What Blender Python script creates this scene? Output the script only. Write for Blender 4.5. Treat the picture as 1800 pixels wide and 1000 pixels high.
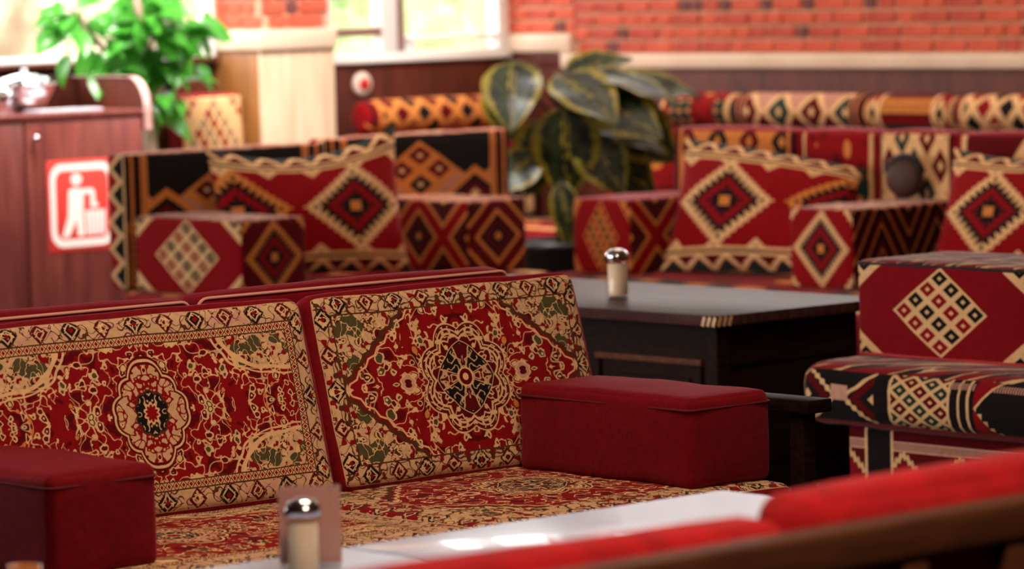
import bpy, math, random
from mathutils import Vector, Matrix, noise as mnoise
scene = bpy.context.scene
for o in list(bpy.data.objects): bpy.data.objects.remove(o)

# ------------------------------------------------------------------ camera
# world X runs along the front bench (right and away), Y runs towards the window wall (left and away)
YAW = math.radians(48.3); PITCH = math.atan(540/6750); ROLL = 0.025
fh = Vector((math.cos(YAW), math.sin(YAW), 0)); rt = Vector((math.sin(YAW), -math.cos(YAW), 0)); zz = Vector((0, 0, 1))
fw = fh*math.cos(PITCH) - zz*math.sin(PITCH); up = fh*math.sin(PITCH) + zz*math.cos(PITCH)
cxv = rt*math.cos(ROLL) - up*math.sin(ROLL); cyv = up*math.cos(ROLL) + rt*math.sin(ROLL)
cam = bpy.data.cameras.new('camera'); camo = bpy.data.objects.new('camera', cam); scene.collection.objects.link(camo)
camo.matrix_world = Matrix(((cxv.x, cyv.x, -fw.x, 0), (cxv.y, cyv.y, -fw.y, 0), (cxv.z, cyv.z, -fw.z, 1.6), (0, 0, 0, 1)))
cam.sensor_width = 36; cam.lens = 135; cam.clip_end = 200
cam.dof.use_dof = True; cam.dof.focus_distance = 9.05; cam.dof.aperture_fstop = 3.6
scene.camera = camo

# ------------------------------------------------------------------ world, lights, exposure
world = bpy.data.worlds.new('sky'); scene.world = world; world.use_nodes = True
bg = world.node_tree.nodes['Background']; bg.inputs[0].default_value = (1.0, 0.98, 0.95, 1); bg.inputs[1].default_value = 8.5
def area(name, loc, target, sx, sy, power, col):
    l = bpy.data.lights.new(name, 'AREA'); l.shape = 'RECTANGLE'; l.size = sx; l.size_y = sy; l.energy = power; l.color = col
    o = bpy.data.objects.new(name, l); scene.collection.objects.link(o); o.location = loc
    o.rotation_euler = (Vector(target)-Vector(loc)).to_track_quat('-Z', 'Y').to_euler()
    return o
def portal(name, loc, target, sx, sy):          # guides the sky light in through a window opening, gives no light itself
    o = area(name, loc, target, sx, sy, 1, (1, 1, 1)); o.data.cycles.is_portal = True
portal('side_window_portal', (2.7, 11.5, 1.75), (6, 11.5, 1.75), 5.8, 2.7)
portal('far_window_portal', (12.25, 14.6, 2.1), (12.25, 10, 2.1), 1.25, 1.8)
portal('far_left_window_portal', (9.6, 14.6, 2.1), (9.6, 10, 2.1), 2.8, 1.75)
portal('clerestory_portal', (13.1, 12.0, 2.5), (9, 12.0, 2.5), 4.4, 1.0)
area('ceiling_lamp_front', (5.1, 5.7, 3.15), (5.5, 6.5, .5), 1.2, .6, 58, (1.0, .77, .57))
area('ceiling_lamp_near', (3.5, 2.7, 3.15), (3.9, 3.6, .5), .8, .5, 66, (1.0, .80, .62))
area('ceiling_lamp_back', (9.4, 9.8, 3.15), (11.2, 10.4, .6), 1.4, .8, 34, (1.0, .68, .42))
area('cabinet_fill_light', (9.7, 12.75, 3.2), (10.3, 14.0, .9), 1.8, .5, 112, (1.0, .93, .88)).data.spread = math.radians(100)  # added fill, no fitting there: brightens cabinet front, pier and sofa tops
area('wall_fill_light', (11.9, 11.6, 3.2), (12.9, 11.6, 1.2), 3.0, .25, 34, (1.0, .76, .56))  # added wash that lifts the brick wall, stands for no fitting
scene.view_settings.view_transform = 'Standard'; scene.view_settings.look = 'None'
scene.view_settings.exposure = 0.0; scene.view_settings.gamma = 1.0; scene.view_settings.use_curve_mapping = False

# ------------------------------------------------------------------ colour and node helpers
def L(r, g, b):
    f = lambda c: ((c/255)/12.92 if c/255 <= .04045 else ((c/255+.055)/1.055)**2.4)
    return (f(r), f(g), f(b), 1)
RED = L(136, 8, 15); DRED = L(90, 5, 11); CREAM = L(226, 180, 128); ORANGE = L(206, 128, 62); BLACK = L(24, 18, 18)
GREEN = L(30, 52, 46); BEIGE = L(206, 164, 122); PINK = L(205, 150, 130); OLIVE = L(80, 72, 44); BROWN = L(84, 44, 26)
class T:                       # a small compiler from python arithmetic to math nodes
    def __init__(s, nt): s.nt = nt
    def math(s, op, *a):
        n = s.nt.nodes.new('ShaderNodeMath'); n.operation = op
        for i, x in enumerate(a):
            if isinstance(x, X): s.nt.links.new(x.s, n.inputs[i])
            else: n.inputs[i].default_value = x
        return X(s, n.outputs[0])
class X:
    def __init__(s, t, sock): s.t = t; s.s = sock
    def __add__(a, b): return a.t.math('ADD', a, b)
    __radd__ = __add__
    def __sub__(a, b): return a.t.math('SUBTRACT', a, b)
    def __rsub__(a, b): return a.t.math('SUBTRACT', b, a)
    def __mul__(a, b): return a.t.math('MULTIPLY', a, b)
    __rmul__ = __mul__
    def __truediv__(a, b): return a.t.math('DIVIDE', a, b)
    def __lt__(a, b): return a.t.math('LESS_THAN', a, b)
    def __gt__(a, b): return a.t.math('GREATER_THAN', a, b)
    def __and__(a, b): return a.t.math('MULTIPLY', a, b)
    def __abs__(a): return a.t.math('ABSOLUTE', a)
    def fract(a): return a.t.math('FRACT', a)
    def floor(a): return a.t.math('FLOOR', a)
    def mod2(a): return a.t.math('FLOORED_MODULO', a, 2.0)
    def inv(a): return a.t.math('SUBTRACT', 1.0, a)
    def tri(a): return abs(a.fract()*2 - 1)          # 1 at integers, 0 half way
def mn(a, b): return a.t.math('MINIMUM', a, b)
def mx(a, b): return a.t.math('MAXIMUM', a, b)
class P:                       # a picture painted layer on layer
    def __init__(s, t, base): s.t = t; s.c = base
    def on(s, mask, col):
        n = s.t.nt.nodes.new('ShaderNodeMix'); n.data_type = 'RGBA'
        lk = s.t.nt.links
        if isinstance(mask, X): lk.new(mask.s, n.inputs[0])
        else: n.inputs[0].default_value = mask
        for idx, c in ((6, s.c), (7, col)):
            if isinstance(c, tuple): n.inputs[idx].default_value = c
            else: lk.new(c, n.inputs[idx])
        s.c = n.outputs[2]; return s
def pick(t, mask, a, b):
    p = P(t, a); p.on(mask, b); return p.c
def combine(t, x, y, z=0.0):
    n = t.nt.nodes.new('ShaderNodeCombineXYZ')
    for i, v in enumerate((x, y, z)):
        if isinstance(v, X): t.nt.links.new(v.s, n.inputs[i])
        else: n.inputs[i].default_value = v
    return n.outputs[0]
def nz(t, x, y, scale, detail=1.0, z=0.0):
    n = t.nt.nodes.new('ShaderNodeTexNoise'); n.inputs['Scale'].default_value = scale; n.inputs['Detail'].default_value = detail
    t.nt.links.new(combine(t, x, y, z), n.inputs['Vector']); return X(t, n.outputs[0])
def vor(t, x, y, scale, rnd=0.7):
    n = t.nt.nodes.new('ShaderNodeTexVoronoi'); n.inputs['Scale'].default_value = scale; n.inputs['Randomness'].default_value = rnd
    t.nt.links.new(combine(t, x, y), n.inputs['Vector'])
    s = t.nt.nodes.new('ShaderNodeSeparateColor'); t.nt.links.new(n.outputs['Color'], s.inputs[0])
    return X(t, n.outputs['Distance']), X(t, s.outputs[0])
MATS = {}
def new_mat(name):
    m = bpy.data.materials.new(name); m.use_nodes = True; return m, m.node_tree, m.node_tree.nodes['Principled BSDF']
def bump(nt, bs, height_sock, strength, dist):
    b = nt.nodes.new('ShaderNodeBump'); b.inputs['Strength'].default_value = strength; b.inputs['Distance'].default_value = dist
    nt.links.new(height_sock, b.inputs['Height']); nt.links.new(b.outputs[0], bs.inputs['Normal'])
def fabric(name, fn, sheen=.06, rough=.88, weave=420, fade=.22):
    """woven cloth whose print is fn(t,u,v) -> colour, u and v from 0 to 1 over the face"""
    if name in MATS: return MATS[name]
    m, nt, bs = new_mat(name); t = T(nt)
    uv = nt.nodes.new('ShaderNodeUVMap'); sp = nt.nodes.new('ShaderNodeSeparateXYZ'); nt.links.new(uv.outputs[0], sp.inputs[0])
    c = fn(t, X(t, sp.outputs[0]), X(t, sp.outputs[1]))
    tc = nt.nodes.new('ShaderNodeTexCoord')
    n1 = nt.nodes.new('ShaderNodeTexNoise'); n1.inputs['Scale'].default_value = 55; n1.inputs['Detail'].default_value = 5
    nt.links.new(tc.outputs['Object'], n1.inputs['Vector'])
    p = P(t, c)
    dk = nt.nodes.new('ShaderNodeMix'); dk.data_type = 'RGBA'; dk.blend_type = 'MULTIPLY'
    dk.inputs[7].default_value = (.35, .30, .28, 1)
    k = (X(t, n1.outputs[0]) - .42)*(fade*4); k = mx(mn(k, 1.0), 0.0)
    nt.links.new(k.s, dk.inputs[0])
    if isinstance(p.c, tuple): dk.inputs[6].default_value = p.c
    else: nt.links.new(p.c, dk.inputs[6])
    nt.links.new(dk.outputs[2], bs.inputs['Base Color'])
    n2 = nt.nodes.new('ShaderNodeTexNoise'); n2.inputs['Scale'].default_value = weave; n2.inputs['Detail'].default_value = 2
    nt.links.new(tc.outputs['Object'], n2.inputs['Vector']); bump(nt, bs, n2.outputs[0], .5, .003)
    bs.inputs['Roughness'].default_value = rough; bs.inputs['Sheen Weight'].default_value = sheen
    bs.inputs['Sheen Roughness'].default_value = .4; bs.inputs['Specular IOR Level'].default_value = .1
    MATS[name] = m; return m
def plain(name, col, rough=.6, metal=0, spec=.5, sheen=0, nscale=0, ncol=None, stretch=(1, 1, 1), bumpd=0, coat=0):
    if name in MATS: return MATS[name]
    m, nt, bs = new_mat(name)
    bs.inputs['Roughness'].default_value = rough; bs.inputs['Metallic'].default_value = metal
    bs.inputs['Specular IOR Level'].default_value = spec; bs.inputs['Sheen Weight'].default_value = sheen
    bs.inputs['Coat Weight'].default_value = coat; bs.inputs['Base Color'].default_value = col
    if nscale:
        tc = nt.nodes.new('ShaderNodeTexCoord'); mp = nt.nodes.new('ShaderNodeMapping'); mp.inputs['Scale'].default_value = stretch
        n = nt.nodes.new('ShaderNodeTexNoise'); n.inputs['Scale'].default_value = nscale; n.inputs['Detail'].default_value = 6
        r = nt.nodes.new('ShaderNodeValToRGB'); r.color_ramp.elements[0].position = .33; r.color_ramp.elements[1].position = .68
        r.color_ramp.elements[0].color = col; r.color_ramp.elements[1].color = ncol or col
        nt.links.new(tc.outputs['Object'], mp.inputs[0]); nt.links.new(mp.outputs[0], n.inputs['Vector'])
        nt.links.new(n.outputs[0], r.inputs[0]); nt.links.new(r.outputs[0], bs.inputs['Base Color'])
        if bumpd: bump(nt, bs, n.outputs[0], .6, bumpd)
    MATS[name] = m; return m
def glass(name, tint=(1, 1, 1, 1), gloss=.12, rough=.02):
    if name in MATS: return MATS[name]
    m = bpy.data.materials.new(name); m.use_nodes = True; nt = m.node_tree; nt.nodes.clear()
    o = nt.nodes.new('ShaderNodeOutputMaterial'); mix = nt.nodes.new('ShaderNodeMixShader'); tr = nt.nodes.new('ShaderNodeBsdfTransparent')
    gl = nt.nodes.new('ShaderNodeBsdfGlossy'); lw = nt.nodes.new('ShaderNodeLayerWeight'); lw.inputs[0].default_value = .5; pw = nt.nodes.new('ShaderNodeMath'); pw.operation = 'POWER'; pw.inputs[1].default_value = 4.0; fr = nt.nodes.new('ShaderNodeMath'); fr.operation = 'MULTIPLY_ADD'; fr.inputs[1].default_value = .5; fr.inputs[2].default_value = .04; nt.links.new(lw.outputs['Facing'], pw.inputs[0]); nt.links.new(pw.outputs[0], fr.inputs[0])
    tr.inputs[0].default_value = tint; gl.inputs['Roughness'].default_value = rough
    nt.links.new(fr.outputs[0], mix.inputs[0]); nt.links.new(tr.outputs[0], mix.inputs[1]); nt.links.new(gl.outputs[0], mix.inputs[2])
    nt.links.new(mix.outputs[0], o.inputs[0]); MATS[name] = m; return m

# ------------------------------------------------------------------ textile prints
def lattice(t, p, a, b, n, c1, c2, line=CREAM, lw=.14, dot=None, dw=.12):
    a = a*n; b = b*n; fa = a.fract(); fb = b.fract()
    par = ((a+.001).floor()+(b+.001).floor()*0.0).mod2()
    cell = pick(t, par, c1, c2)
    e = mn(mn(fa, fa.inv()), mn(fb, fb.inv()))
    q = P(t, cell); q.on(e < lw, line)
    if dot: q.on(mx(abs(fa-.5), abs(fb-.5)) < dw, dot)
    return q.c
def k_lattice(a=.62, b=.98, n=4, base=RED, line=CREAM, c1=RED, c2=BLACK, dot=CREAM):
    def fn(t, u, v):
        x = u*2-1; y = v*2-1; p = P(t, base)
        X1 = x/a; Y1 = y/b; d = abs(X1)+abs(Y1)
        lat = lattice(t, p, (X1+Y1+1)*.5, (X1-Y1+1)*.5, n, c1, c2, line, .15, dot, .11)
        p.on(d < 1, lat)
        xc = (1-abs(x))/(a*.62); yc = (1-abs(y))/(b*.62); dc = xc+yc
        lat2 = lattice(t, p, dc*.5, (xc-yc+1)*.5, n*.62, c2, c1, line, .16, dot, .1)
        p.on(dc < 1, lat2); p.on((abs(dc-.97) < .07), line)
        return p.c
    return fn
def k_latrow(n=6.0, m=1.6, line=CREAM, c1=RED, c2=BLACK, base=RED, dot=None, ph=0.0):
    def fn(t, u, v):
        p = P(t, lattice(t, None, u*n+v*m+ph+8, u*n-v*m+8, 1.0, c1, c2, line, .17, dot, .11))
        e = mn(u, 1-u); p.on(e < .07, base); p.on(abs(e-.075) < .012, line); p.on(abs(e-.03) < .01, BLACK)
        w = (u*n*.5).tri(); p.on(v < .10+w*.22, base); p.on(abs(v-.10-w*.22) < .035, line)
        return p.c
    return fn
def saw(t, a, k): return (a*k).tri()
def step_diamond(t, p, X1, Y1, edge=CREAM, mid=RED, dark=BLACK, centre=ORANGE, k=5.5):
    d = abs(X1)+abs(Y1); s = saw(t, abs(X1)-abs(Y1), k)
    p.on((d+s*.08) < 1.04, edge); p.on((d+s*.24) < .90, dark); p.on((d+s*.10) < .62, mid)
    p.on((d+s*.16) < .44, dark); p.on(mx(abs(X1), abs(Y1)) < .11, centre)
    return p
def k_step(a=.9, b=.95, base=RED, edge=CREAM, mid=RED, dark=BLACK, centre=ORANGE):
    def fn(t, u, v):
        x = u*2-1; y = v*2-1; p = P(t, base)
        step_diamond(t, p, x/a, y/b, edge, mid, dark, centre)
        xc = (1-abs(x)); yc = (1-abs(y)); dc = xc*1.9+yc*1.6+saw(t, xc-yc, 4)*.15
        p.on(dc < .72, edge); p.on(dc < .42, dark)
        return p.c
    return fn
def k_chain(n=2.0, base=RED, line=ORANGE, dark=BLACK, alt=DRED, ph=0.0):
    def fn(t, u, v):
        p = P(t, base); a = ((u+ph)*n).tri(); b = abs(v*2-1); d0 = a+b
        d = mn(d0, 2-d0); s = saw(t, a-b, 8)*.05
        p.on(d+s < .80, line); p.on(d+s < .66, dark); p.on(d < .48, alt); p.on(d+s < .34, dark); p.on(d < .13, line)
        return p.c
    return fn
def k_chevron(n=2.0):
    def fn(t, u, v):
        p = P(t, DRED); d = (u*n).tri()*.8+v
        b = (d*3.2).fract(); p.on(b < .42, BLACK); s = saw(t, u, 26)
        p.on((abs(b-.55)+s*.05) < .10, ORANGE)
        return p.c
    return fn
def k_mountain(n=.6, stripes=True, line=ORANGE, top=BLACK, au=5.0, av=4.4, pk=.93):
    def fn(t, u, v):
        p = P(t, top); du = abs(((u-.5)/n+.5).fract()-.5)*n                 # distance to the nearest peak
        vv = (v-pk)*av; a = du*au+vv; b = du*au-vv
        fine = ((u*60).fract() < .5) & ((v*40).fract() < .5)
        p.on(a < .0, line); p.on((a < -.10) & (b > 2.0), DRED); p.on((a < -.10) & (v > .50) & (b > 2.1), PINK); p.on((v > .50) & (b > 2.1) & (a < -.10) & fine, BROWN)
        lat = lattice(t, p, (a+8)*1.0, (b+8)*1.0, 1.0, BLACK, DRED, line, .17, CREAM, .10)
        p.on((a < 0) & (b < 2.05), lat); p.on((a < 0) & (abs(b-2.05) < .14), line)
        dv = n*.5-du; a2 = dv*au+abs(v-.52)*av; p.on((a2 < .95), line); p.on(a2 < .66, BLACK); p.on(a2 < .44, DRED); p.on(a2 < .15, CREAM)
        p.on((v < .20) & (du*au+v*av > .9) & (a2 > 1.0), BROWN)
        if stripes:
            e = mn(u, 1-u); q = (e*20).fract(); st = P(t, DRED); st.on((q < .5) & (v > .5), BLACK); st.on(abs(q-.72) < .13, line); st.on((v < .5) & (abs((v*9+q).tri()-.5) < .16), line)
            p.on(e < .10, st.c); p.on(abs(e-.104) < .008, line)
        return p.c
    return fn
def k_pillow(flip=False):
    def fn(t, u, v):
        if flip: u = 1.06-u
        x = u*2-1; p = P(t, RED); y = v*2-1; ax = abs(y)
        step_diamond(t, p, (u-.33)/.285, y/.70, CREAM, RED, BLACK, ORANGE, 4.5)
        step_diamond(t, p, (u-.97)/.285, y/.70, ORANGE, RED, BLACK, ORANGE, 4.5)
        w = (u*4.2+.2).tri()
        p.on((ax > .56) & ((ax-.56) > (w*.30)), CREAM); p.on((ax > .62) & ((ax-.66) > (w*.26)), BLACK)
        p.on(ax > .70, DRED)
        p.on(abs(ax-.715) < .022, CREAM); p.on((abs(ax-.755) < .02) & ((u*2.3+.2).fract() < .55), BLACK); p.on(abs(ax-.795) < .020, CREAM)
        w2 = (u*6.5).tri(); yy = (ax-.81)*5.4
        p.on((yy > 0) & (abs(w2-yy) < .22), CREAM); p.on((yy > 0) & (w2 < yy-.4), GREEN)
        return p.c
    return fn
def k_diamonds(n=4, c1=DRED, c2=GREEN, line=CREAM):
    def fn(t, u, v):
        p = P(t, DRED); a = (u*n).tri(); b = abs(v*2-1); d = a+b*1.0
        par = (u*n).floor().mod2()
        fine = ((u*n*9).fract() < .45) & ((v*14).fract() < .5)
        p.on((v > .5) & (d > 1.0), PINK); p.on((v > .5) & (d > 1.0) & fine, DRED)
        p.on(d < 1.02, line); p.on(d < .68, pick(t, par, c1, c2)); p.on(d < .2, line)
        e = mn(u, 1-u)*n; st = (e*5.5).fract()
        p.on(e < .42, RED); p.on((e < .42) & (abs(st-.5) < .22), BLACK); p.on((e < .42) & (st < .16), line)
        return p.c
    return fn
def k_stripes():
    def fn(t, u, v):
        p = P(t, DRED); p.on(v > .50, ORANGE); p.on((v > .55) & ((u*30).fract() < .3), BROWN); p.on(v > .80, DRED)
        p.on(v < .42, RED); p.on(v < .30, GREEN); p.on(v < .18, DRED)
        e = mn(u, 1-u); p.on(e < .20, RED); p.on((e < .20) & (abs(e-.18) < .02), CREAM); p.on(abs(e-.1)+abs(v-.5)*.25 < .08, CREAM)
        p.on(abs(e-.1)+abs(v-.5)*.25 < .04, BLACK); p.on(e < .03, CREAM)
        return p.c
    return fn
def k_dots():
    def fn(t, u, v):
        p = P(t, RED); d, c = vor(t, u*2.2, v*1.6, 2.2, .5)
        p.on(nz(t, u, v, 5) < .42, DRED); p.on(d < .30, pick(t, c > .5, ORANGE, RED))
        b = mx(abs((u*1.6).fract()-.5), abs(v-.45)*.9); p.on(b < .26, GREEN)
        fa = (u*8).fract()-.5; fb = (v*5).fract()-.5; p.on((b < .24) & (mx(abs(fa), abs(fb)) < .22), ORANGE)
        e = mn(u, 1-u); p.on(abs(e-.05) < .025, CREAM)
        return p.c
    return fn
def k_fan():
    def fn(t, u, v):
        p = P(t, DRED); x = abs(u-.5)*2; d = x*.9+v*.9
        p.on(d < 1.05, CREAM); s = saw(t, x-v, 4.5); p.on(d+s*.16 < 1.0, BLACK); p.on((d*4).fract()*(d < .7) > .5, RED)
        f = ((u*6).tri()+v*3).fract(); p.on((d < .7) & (f < .4), GREEN)
        p.on(x > .88, RED); p.on(abs(x-.9) < .03, CREAM)
        return p.c
    return fn
def k_zigborder(n=6):
    def fn(t, u, v):
        p = P(t, RED); w = (v*n).tri(); d = abs(u-.2-w*.6)
        p.on(u > .2+w*.6, BLACK); p.on(d < .13, CREAM); p.on(mn(u, 1-u) < .08, CREAM)
        return p.c
    return fn
def k_topbars(seed=0.0):
    def fn(t, u, v):
        p = P(t, RED); n = nz(t, u*5+v*5, v*2+seed, 2.6, 2); p.on(n > .50, CREAM); p.on(n > .60, BLACK); p.on(((u*9+v*6).fract() < .35), RED)
        return p.c
    return fn
def k_seatroll():
    def fn(t, u, v):
        u = u*1.7
        p = P(t, BLACK); w = (u*3.2+.35).tri(); b = v*2-1; d = w+abs(b)*.9
        s = saw(t, u-v*.2, 22)*.10
        p.on((u < .36) & (abs(d-.86)+s < .13), CREAM); p.on((u < .36) & (d < .70), DRED); p.on((u < .36) & (d < .42), BLACK); p.on((u < .36) & (d < .16), CREAM)
        p.on((u < .36) & (w > .75) & (v > .45) & (v < .7), PINK)
        a = u*22; lat = lattice(t, p, (a+v*6.6)*.5, (a-v*6.6+9)*.5, 1.0, DRED, GREEN, CREAM, .13, CREAM, .12)
        p.on((u > .43) & (u < .69), lat); p.on(abs(u-.43) < .006, CREAM); p.on(abs(u-.69) < .006, CREAM)
        p.on(abs(u-.735) < .005, CREAM); p.on(abs(u-.775) < .006, CREAM)
        p.on((v > .78) & (v < .92) & (u > .69) & ((u*90).fract() < .5), PINK)
        dd = abs(u-.80-abs(b)*.10); p.on((u > .80) & (dd+s*.25 < .02), CREAM); p.on((u > .80) & (u < .80+abs(b)*.10), RED)
        return p.c
    return fn
def k_base():
    def fn(t, u, v):
        u = u*2.0
        p = P(t, DRED); s = saw(t, u, 40)*.05
        w = (u*3).tri(); p.on(abs(v-.32-w*.4)+s < .07, CREAM); p.on(v < .25+w*.4, RED)
        p.on((v > .74) & (v < .86), PINK); p.on((v > .76) & (v < .84) & ((u*70).fract() < .4), BROWN)
        p.on(v > .88, DRED); p.on((u > .12) & (u < .26), BLACK); p.on(abs(u-.11) < .008, CREAM); p.on(abs(u-.265) < .008, CREAM)
        return p.c
    return fn
def persian(W, H, style, seed=0.0, field=RED, bw=.056):
    """Persian rug print, W x H metres: floral border, guard lines, corner spandrels, lobed medallion"""
    def fn(t, u, v):
        x = (u-.5)*W; y = (v-.5)*H; ax = abs(x); ay = abs(y)
        p = P(t, field)
        # scrolling stems and flowers over the field, mirrored about both axes
        sc_ = 1.5 if style == 'scroll' else 1.3
        n1 = nz(t, ax, ay, 17*(1.45 if style == 'scroll' else 1.3), 1.5, seed); n2 = nz(t, ax, ay, 13*sc_, 0, seed+4.3); n3 = nz(t, ax, ay, 34*sc_, 1, seed+8)
        stem = (abs(n1-.5) < .015) & (n2 > .40); p.on((n1 > .60), DRED); p.on((abs(n2-.5) < .010) & (n1 > .47), BEIGE); p.on(stem, CREAM)
        d, c = vor(t, ax+seed, ay+seed, 23*sc_, .85)
        fl = d+ (n3-.5)*1.05
        p.on((fl < .42) & (c > .42), pick(t, c > .62, OLIVE, DRED)); p.on((abs(fl-.34) < .060) & (c > .42), CREAM)
        p.on((fl < .15) & (c > .55), CREAM); p.on((fl < .22) & (c < .22), ORANGE)
        # spandrels
        fx = W/2-bw-.03; fy = H/2-bw-.012
        if style == 'scroll':
            qx = (fx-ax); qy = (fy-ay); cr = qx*qx*7.0+qy*qy*26.0+nz(t, ax, ay, 22, 0, seed)*.11
            sm = cr < .30; edge = abs(cr-.30) < .022; edge2 = abs(cr-.37) < .012
        else:
            cr = ax/(W*.47)+ay/(H*.66); s = saw(t, ax-ay, 16)*.03
            sm = (cr+s) > .99; edge = abs(cr+s-.985) < .022; edge2 = abs(cr+s-.93) < .010
        sp = P(t, BEIGE); sp.on((fl < .42), pick(t, c > .5, DRED, BROWN)); sp.on(abs(fl-.30) < .06, CREAM); sp.on(abs(n1-.5) < .022, BROWN); sp.on(n3 > .62, RED); sp.on((n2 > .60), OLIVE)
        sp.on(abs(n3-.5) < .02, CREAM)
        p.on(sm, sp.c); p.on(edge2, CREAM); p.on(edge, CREAM if style == 'scroll' else BROWN)
        # medallion
        th = t.math('ARCTAN2', y, x)
        if style == 'scroll':
            r = t.math('SQRT', (x*1.05)*(x*1.05)+(y*.92)*(y*.92)); lob = abs(t.math('SINE', th*6.0))*.012
            dia = ax*.98+ay*.78; rr = (r*.45+dia*.55)-lob; R = .100
            p.on(rr < R+.012, DRED); p.on(rr < R+.006, CREAM); p.on(rr < R, DRED)
            md = P(t, BEIGE); md.on(abs(n3-.5) < .05, RED); md.on((fl < .3), DRED); md.on(abs(fl-.22) < .05, CREAM)
            p.on(rr < R-.006, md.c)
            r2 = t.math('SQRT', (x*1.05)*(x*1.05)+(y*.95)*(y*.95)); r2 = r2-abs(t.math('SINE', th*5.0))*.006
            p.on(r2 < .046, BROWN); p.on(r2 < .042, BLACK); p.on((r2 < .039) & (abs(n3-.5) < .05), BEIGE); p.on(r2 < .014, RED); p.on(abs(r2-.016) < .003, CREAM)
        else:
            r = t.math('SQRT', x*x+y*y); lob = abs(t.math('SINE', th*4.0))
            rr = r-lob*.022; R = .118
            p.on(rr < R+.004, CREAM); p.on(rr < R, DRED); p.on(abs(rr-(R-.012)) < .0022, CREAM); p.on(abs(rr-(R-.024)) < .003, CREAM)
            sc = abs(t.math('SINE', th*8.0)); p.on(abs(r-sc*.012-.096) < .0025, CREAM)
            p.on((rr < R-.004) & (abs(n3-.5) < .035), CREAM)
            r3 = (ax+ay)*.55+r*.45-lob*.004
            p.on(r3 < .092, CREAM); p.on(r3 < .0895, BLACK); pet = t.math('COSINE', th*4.0)
            p.on((r3 < .085) & (pet > .25) & (r > .03), DRED); p.on((r3 < .088) & (abs(pet-.25) < .10) & (r > .024), CREAM)
            p.on((r3 < .084) & (abs(n3-.5) < .035) & (r > .024), BEIGE); p.on(r < .024, CREAM); p.on(r < .020, DRED); p.on(r < .009, CREAM)
            xx = ax-.185; rk = t.math('SQRT', xx*xx+y*y); kb = rk-abs(t.math('SINE', th*40.0))*.004
            p.on(kb < .022, CREAM); p.on(kb < .017, PINK); p.on(kb < .008, DRED)
        # guard stripe and border
        tx = W/2-ax; ty = H/2-ay; tt = mn(tx, ty); s = pick(t, tx < ty, (0, 0, 0, 1), (1, 1, 1, 1))
        sel = (tx < ty); al = x + (y-x)*sel
        g0 = bw; g1 = bw+.020
        ga = P(t, BEIGE); bd = abs((al*48).fract()-.5)+abs(tt-(g0+.010))*38; ga.on(bd < .52, DRED); ga.on(bd < .38, CREAM); ga.on(bd < .24, RED)
        if style == 'scroll': p.on(tt < g1, ga.c); p.on(abs(tt-g1) < .0015, BROWN)
        bo = P(t, BEIGE)
        vine = abs(nz(t, abs(al), tt, 26, 1, seed+6)-.5); bo.on(vine < .020, BROWN); bo.on(nz(t, abs(al), tt, 38, 1, seed+1) > .60, PINK if style == 'scroll' else RED)
        bo.on(abs(nz(t, abs(al), tt, 30, 0, seed+9)-.5) < .016, BROWN)
        per = 11.5; k = (al*per+.5).fract()-.5; par = (al*per+.5).floor().mod2(); cy = abs(tt-.029)
        dm = abs(k)*(1/per)+cy*.92+(n3-.5)*.008; dmk = pick(t, par, BLACK, DRED)
        dm = dm-par*(-.004)-.002; bo.on(dm < .0275, BROWN); bo.on(dm < .025, dmk); bo.on((abs(dm-.015) < .0028), BEIGE); bo.on((dm < .022) & (abs(n3-.5) < .035), CREAM); bo.on(dm < .005, RED)
        p.on(tt < g0, bo.c); p.on(abs(tt-g0) < .0018, BROWN); p.on(tt < .004, BEIGE)
        return p.c
    return fn

# ------------------------------------------------------------------ mesh helpers
def link(o, parent=None):
    scene.collection.objects.link(o)
    if parent: o.parent = parent
    return o
def tag(o, label, cat, group=None):
    o['label'] = label; o['category'] = cat
    if group: o['group'] = group
    return o
def struct(o): o['kind'] = 'structure'; return o
def empty(name, loc=(0, 0, 0), rz=0):
    o = bpy.data.objects.new(name, None); o.location = loc; o.rotation_euler = (0, 0, rz); o.empty_display_size = .1; return link(o)
def mesh(name, V, F, mats, parent=None, loc=(0, 0, 0), rot=(0, 0, 0), uvs=None, mi=None, smooth=True):
    me = bpy.data.meshes.new(name); me.from_pydata(V, [], F)
    for m in (mats if isinstance(mats, (list, tuple)) else [mats]): me.materials.append(m)
    if uvs:
        l = me.uv_layers.new(name='UVMap'); flat = [c for f in uvs for uv in f for c in uv]; l.data.foreach_set('uv', flat)
    if mi: me.polygons.foreach_set('material_index', mi)
    if smooth: me.polygons.foreach_set('use_smooth', [True]*len(F))
    me.update()
    o = bpy.data.objects.new(name, me); o.location = loc; o.rotation_euler = rot
    return link(o, parent)
FACES = ('-x', '+x', '-y', '+y', '-z', '+z')
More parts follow.
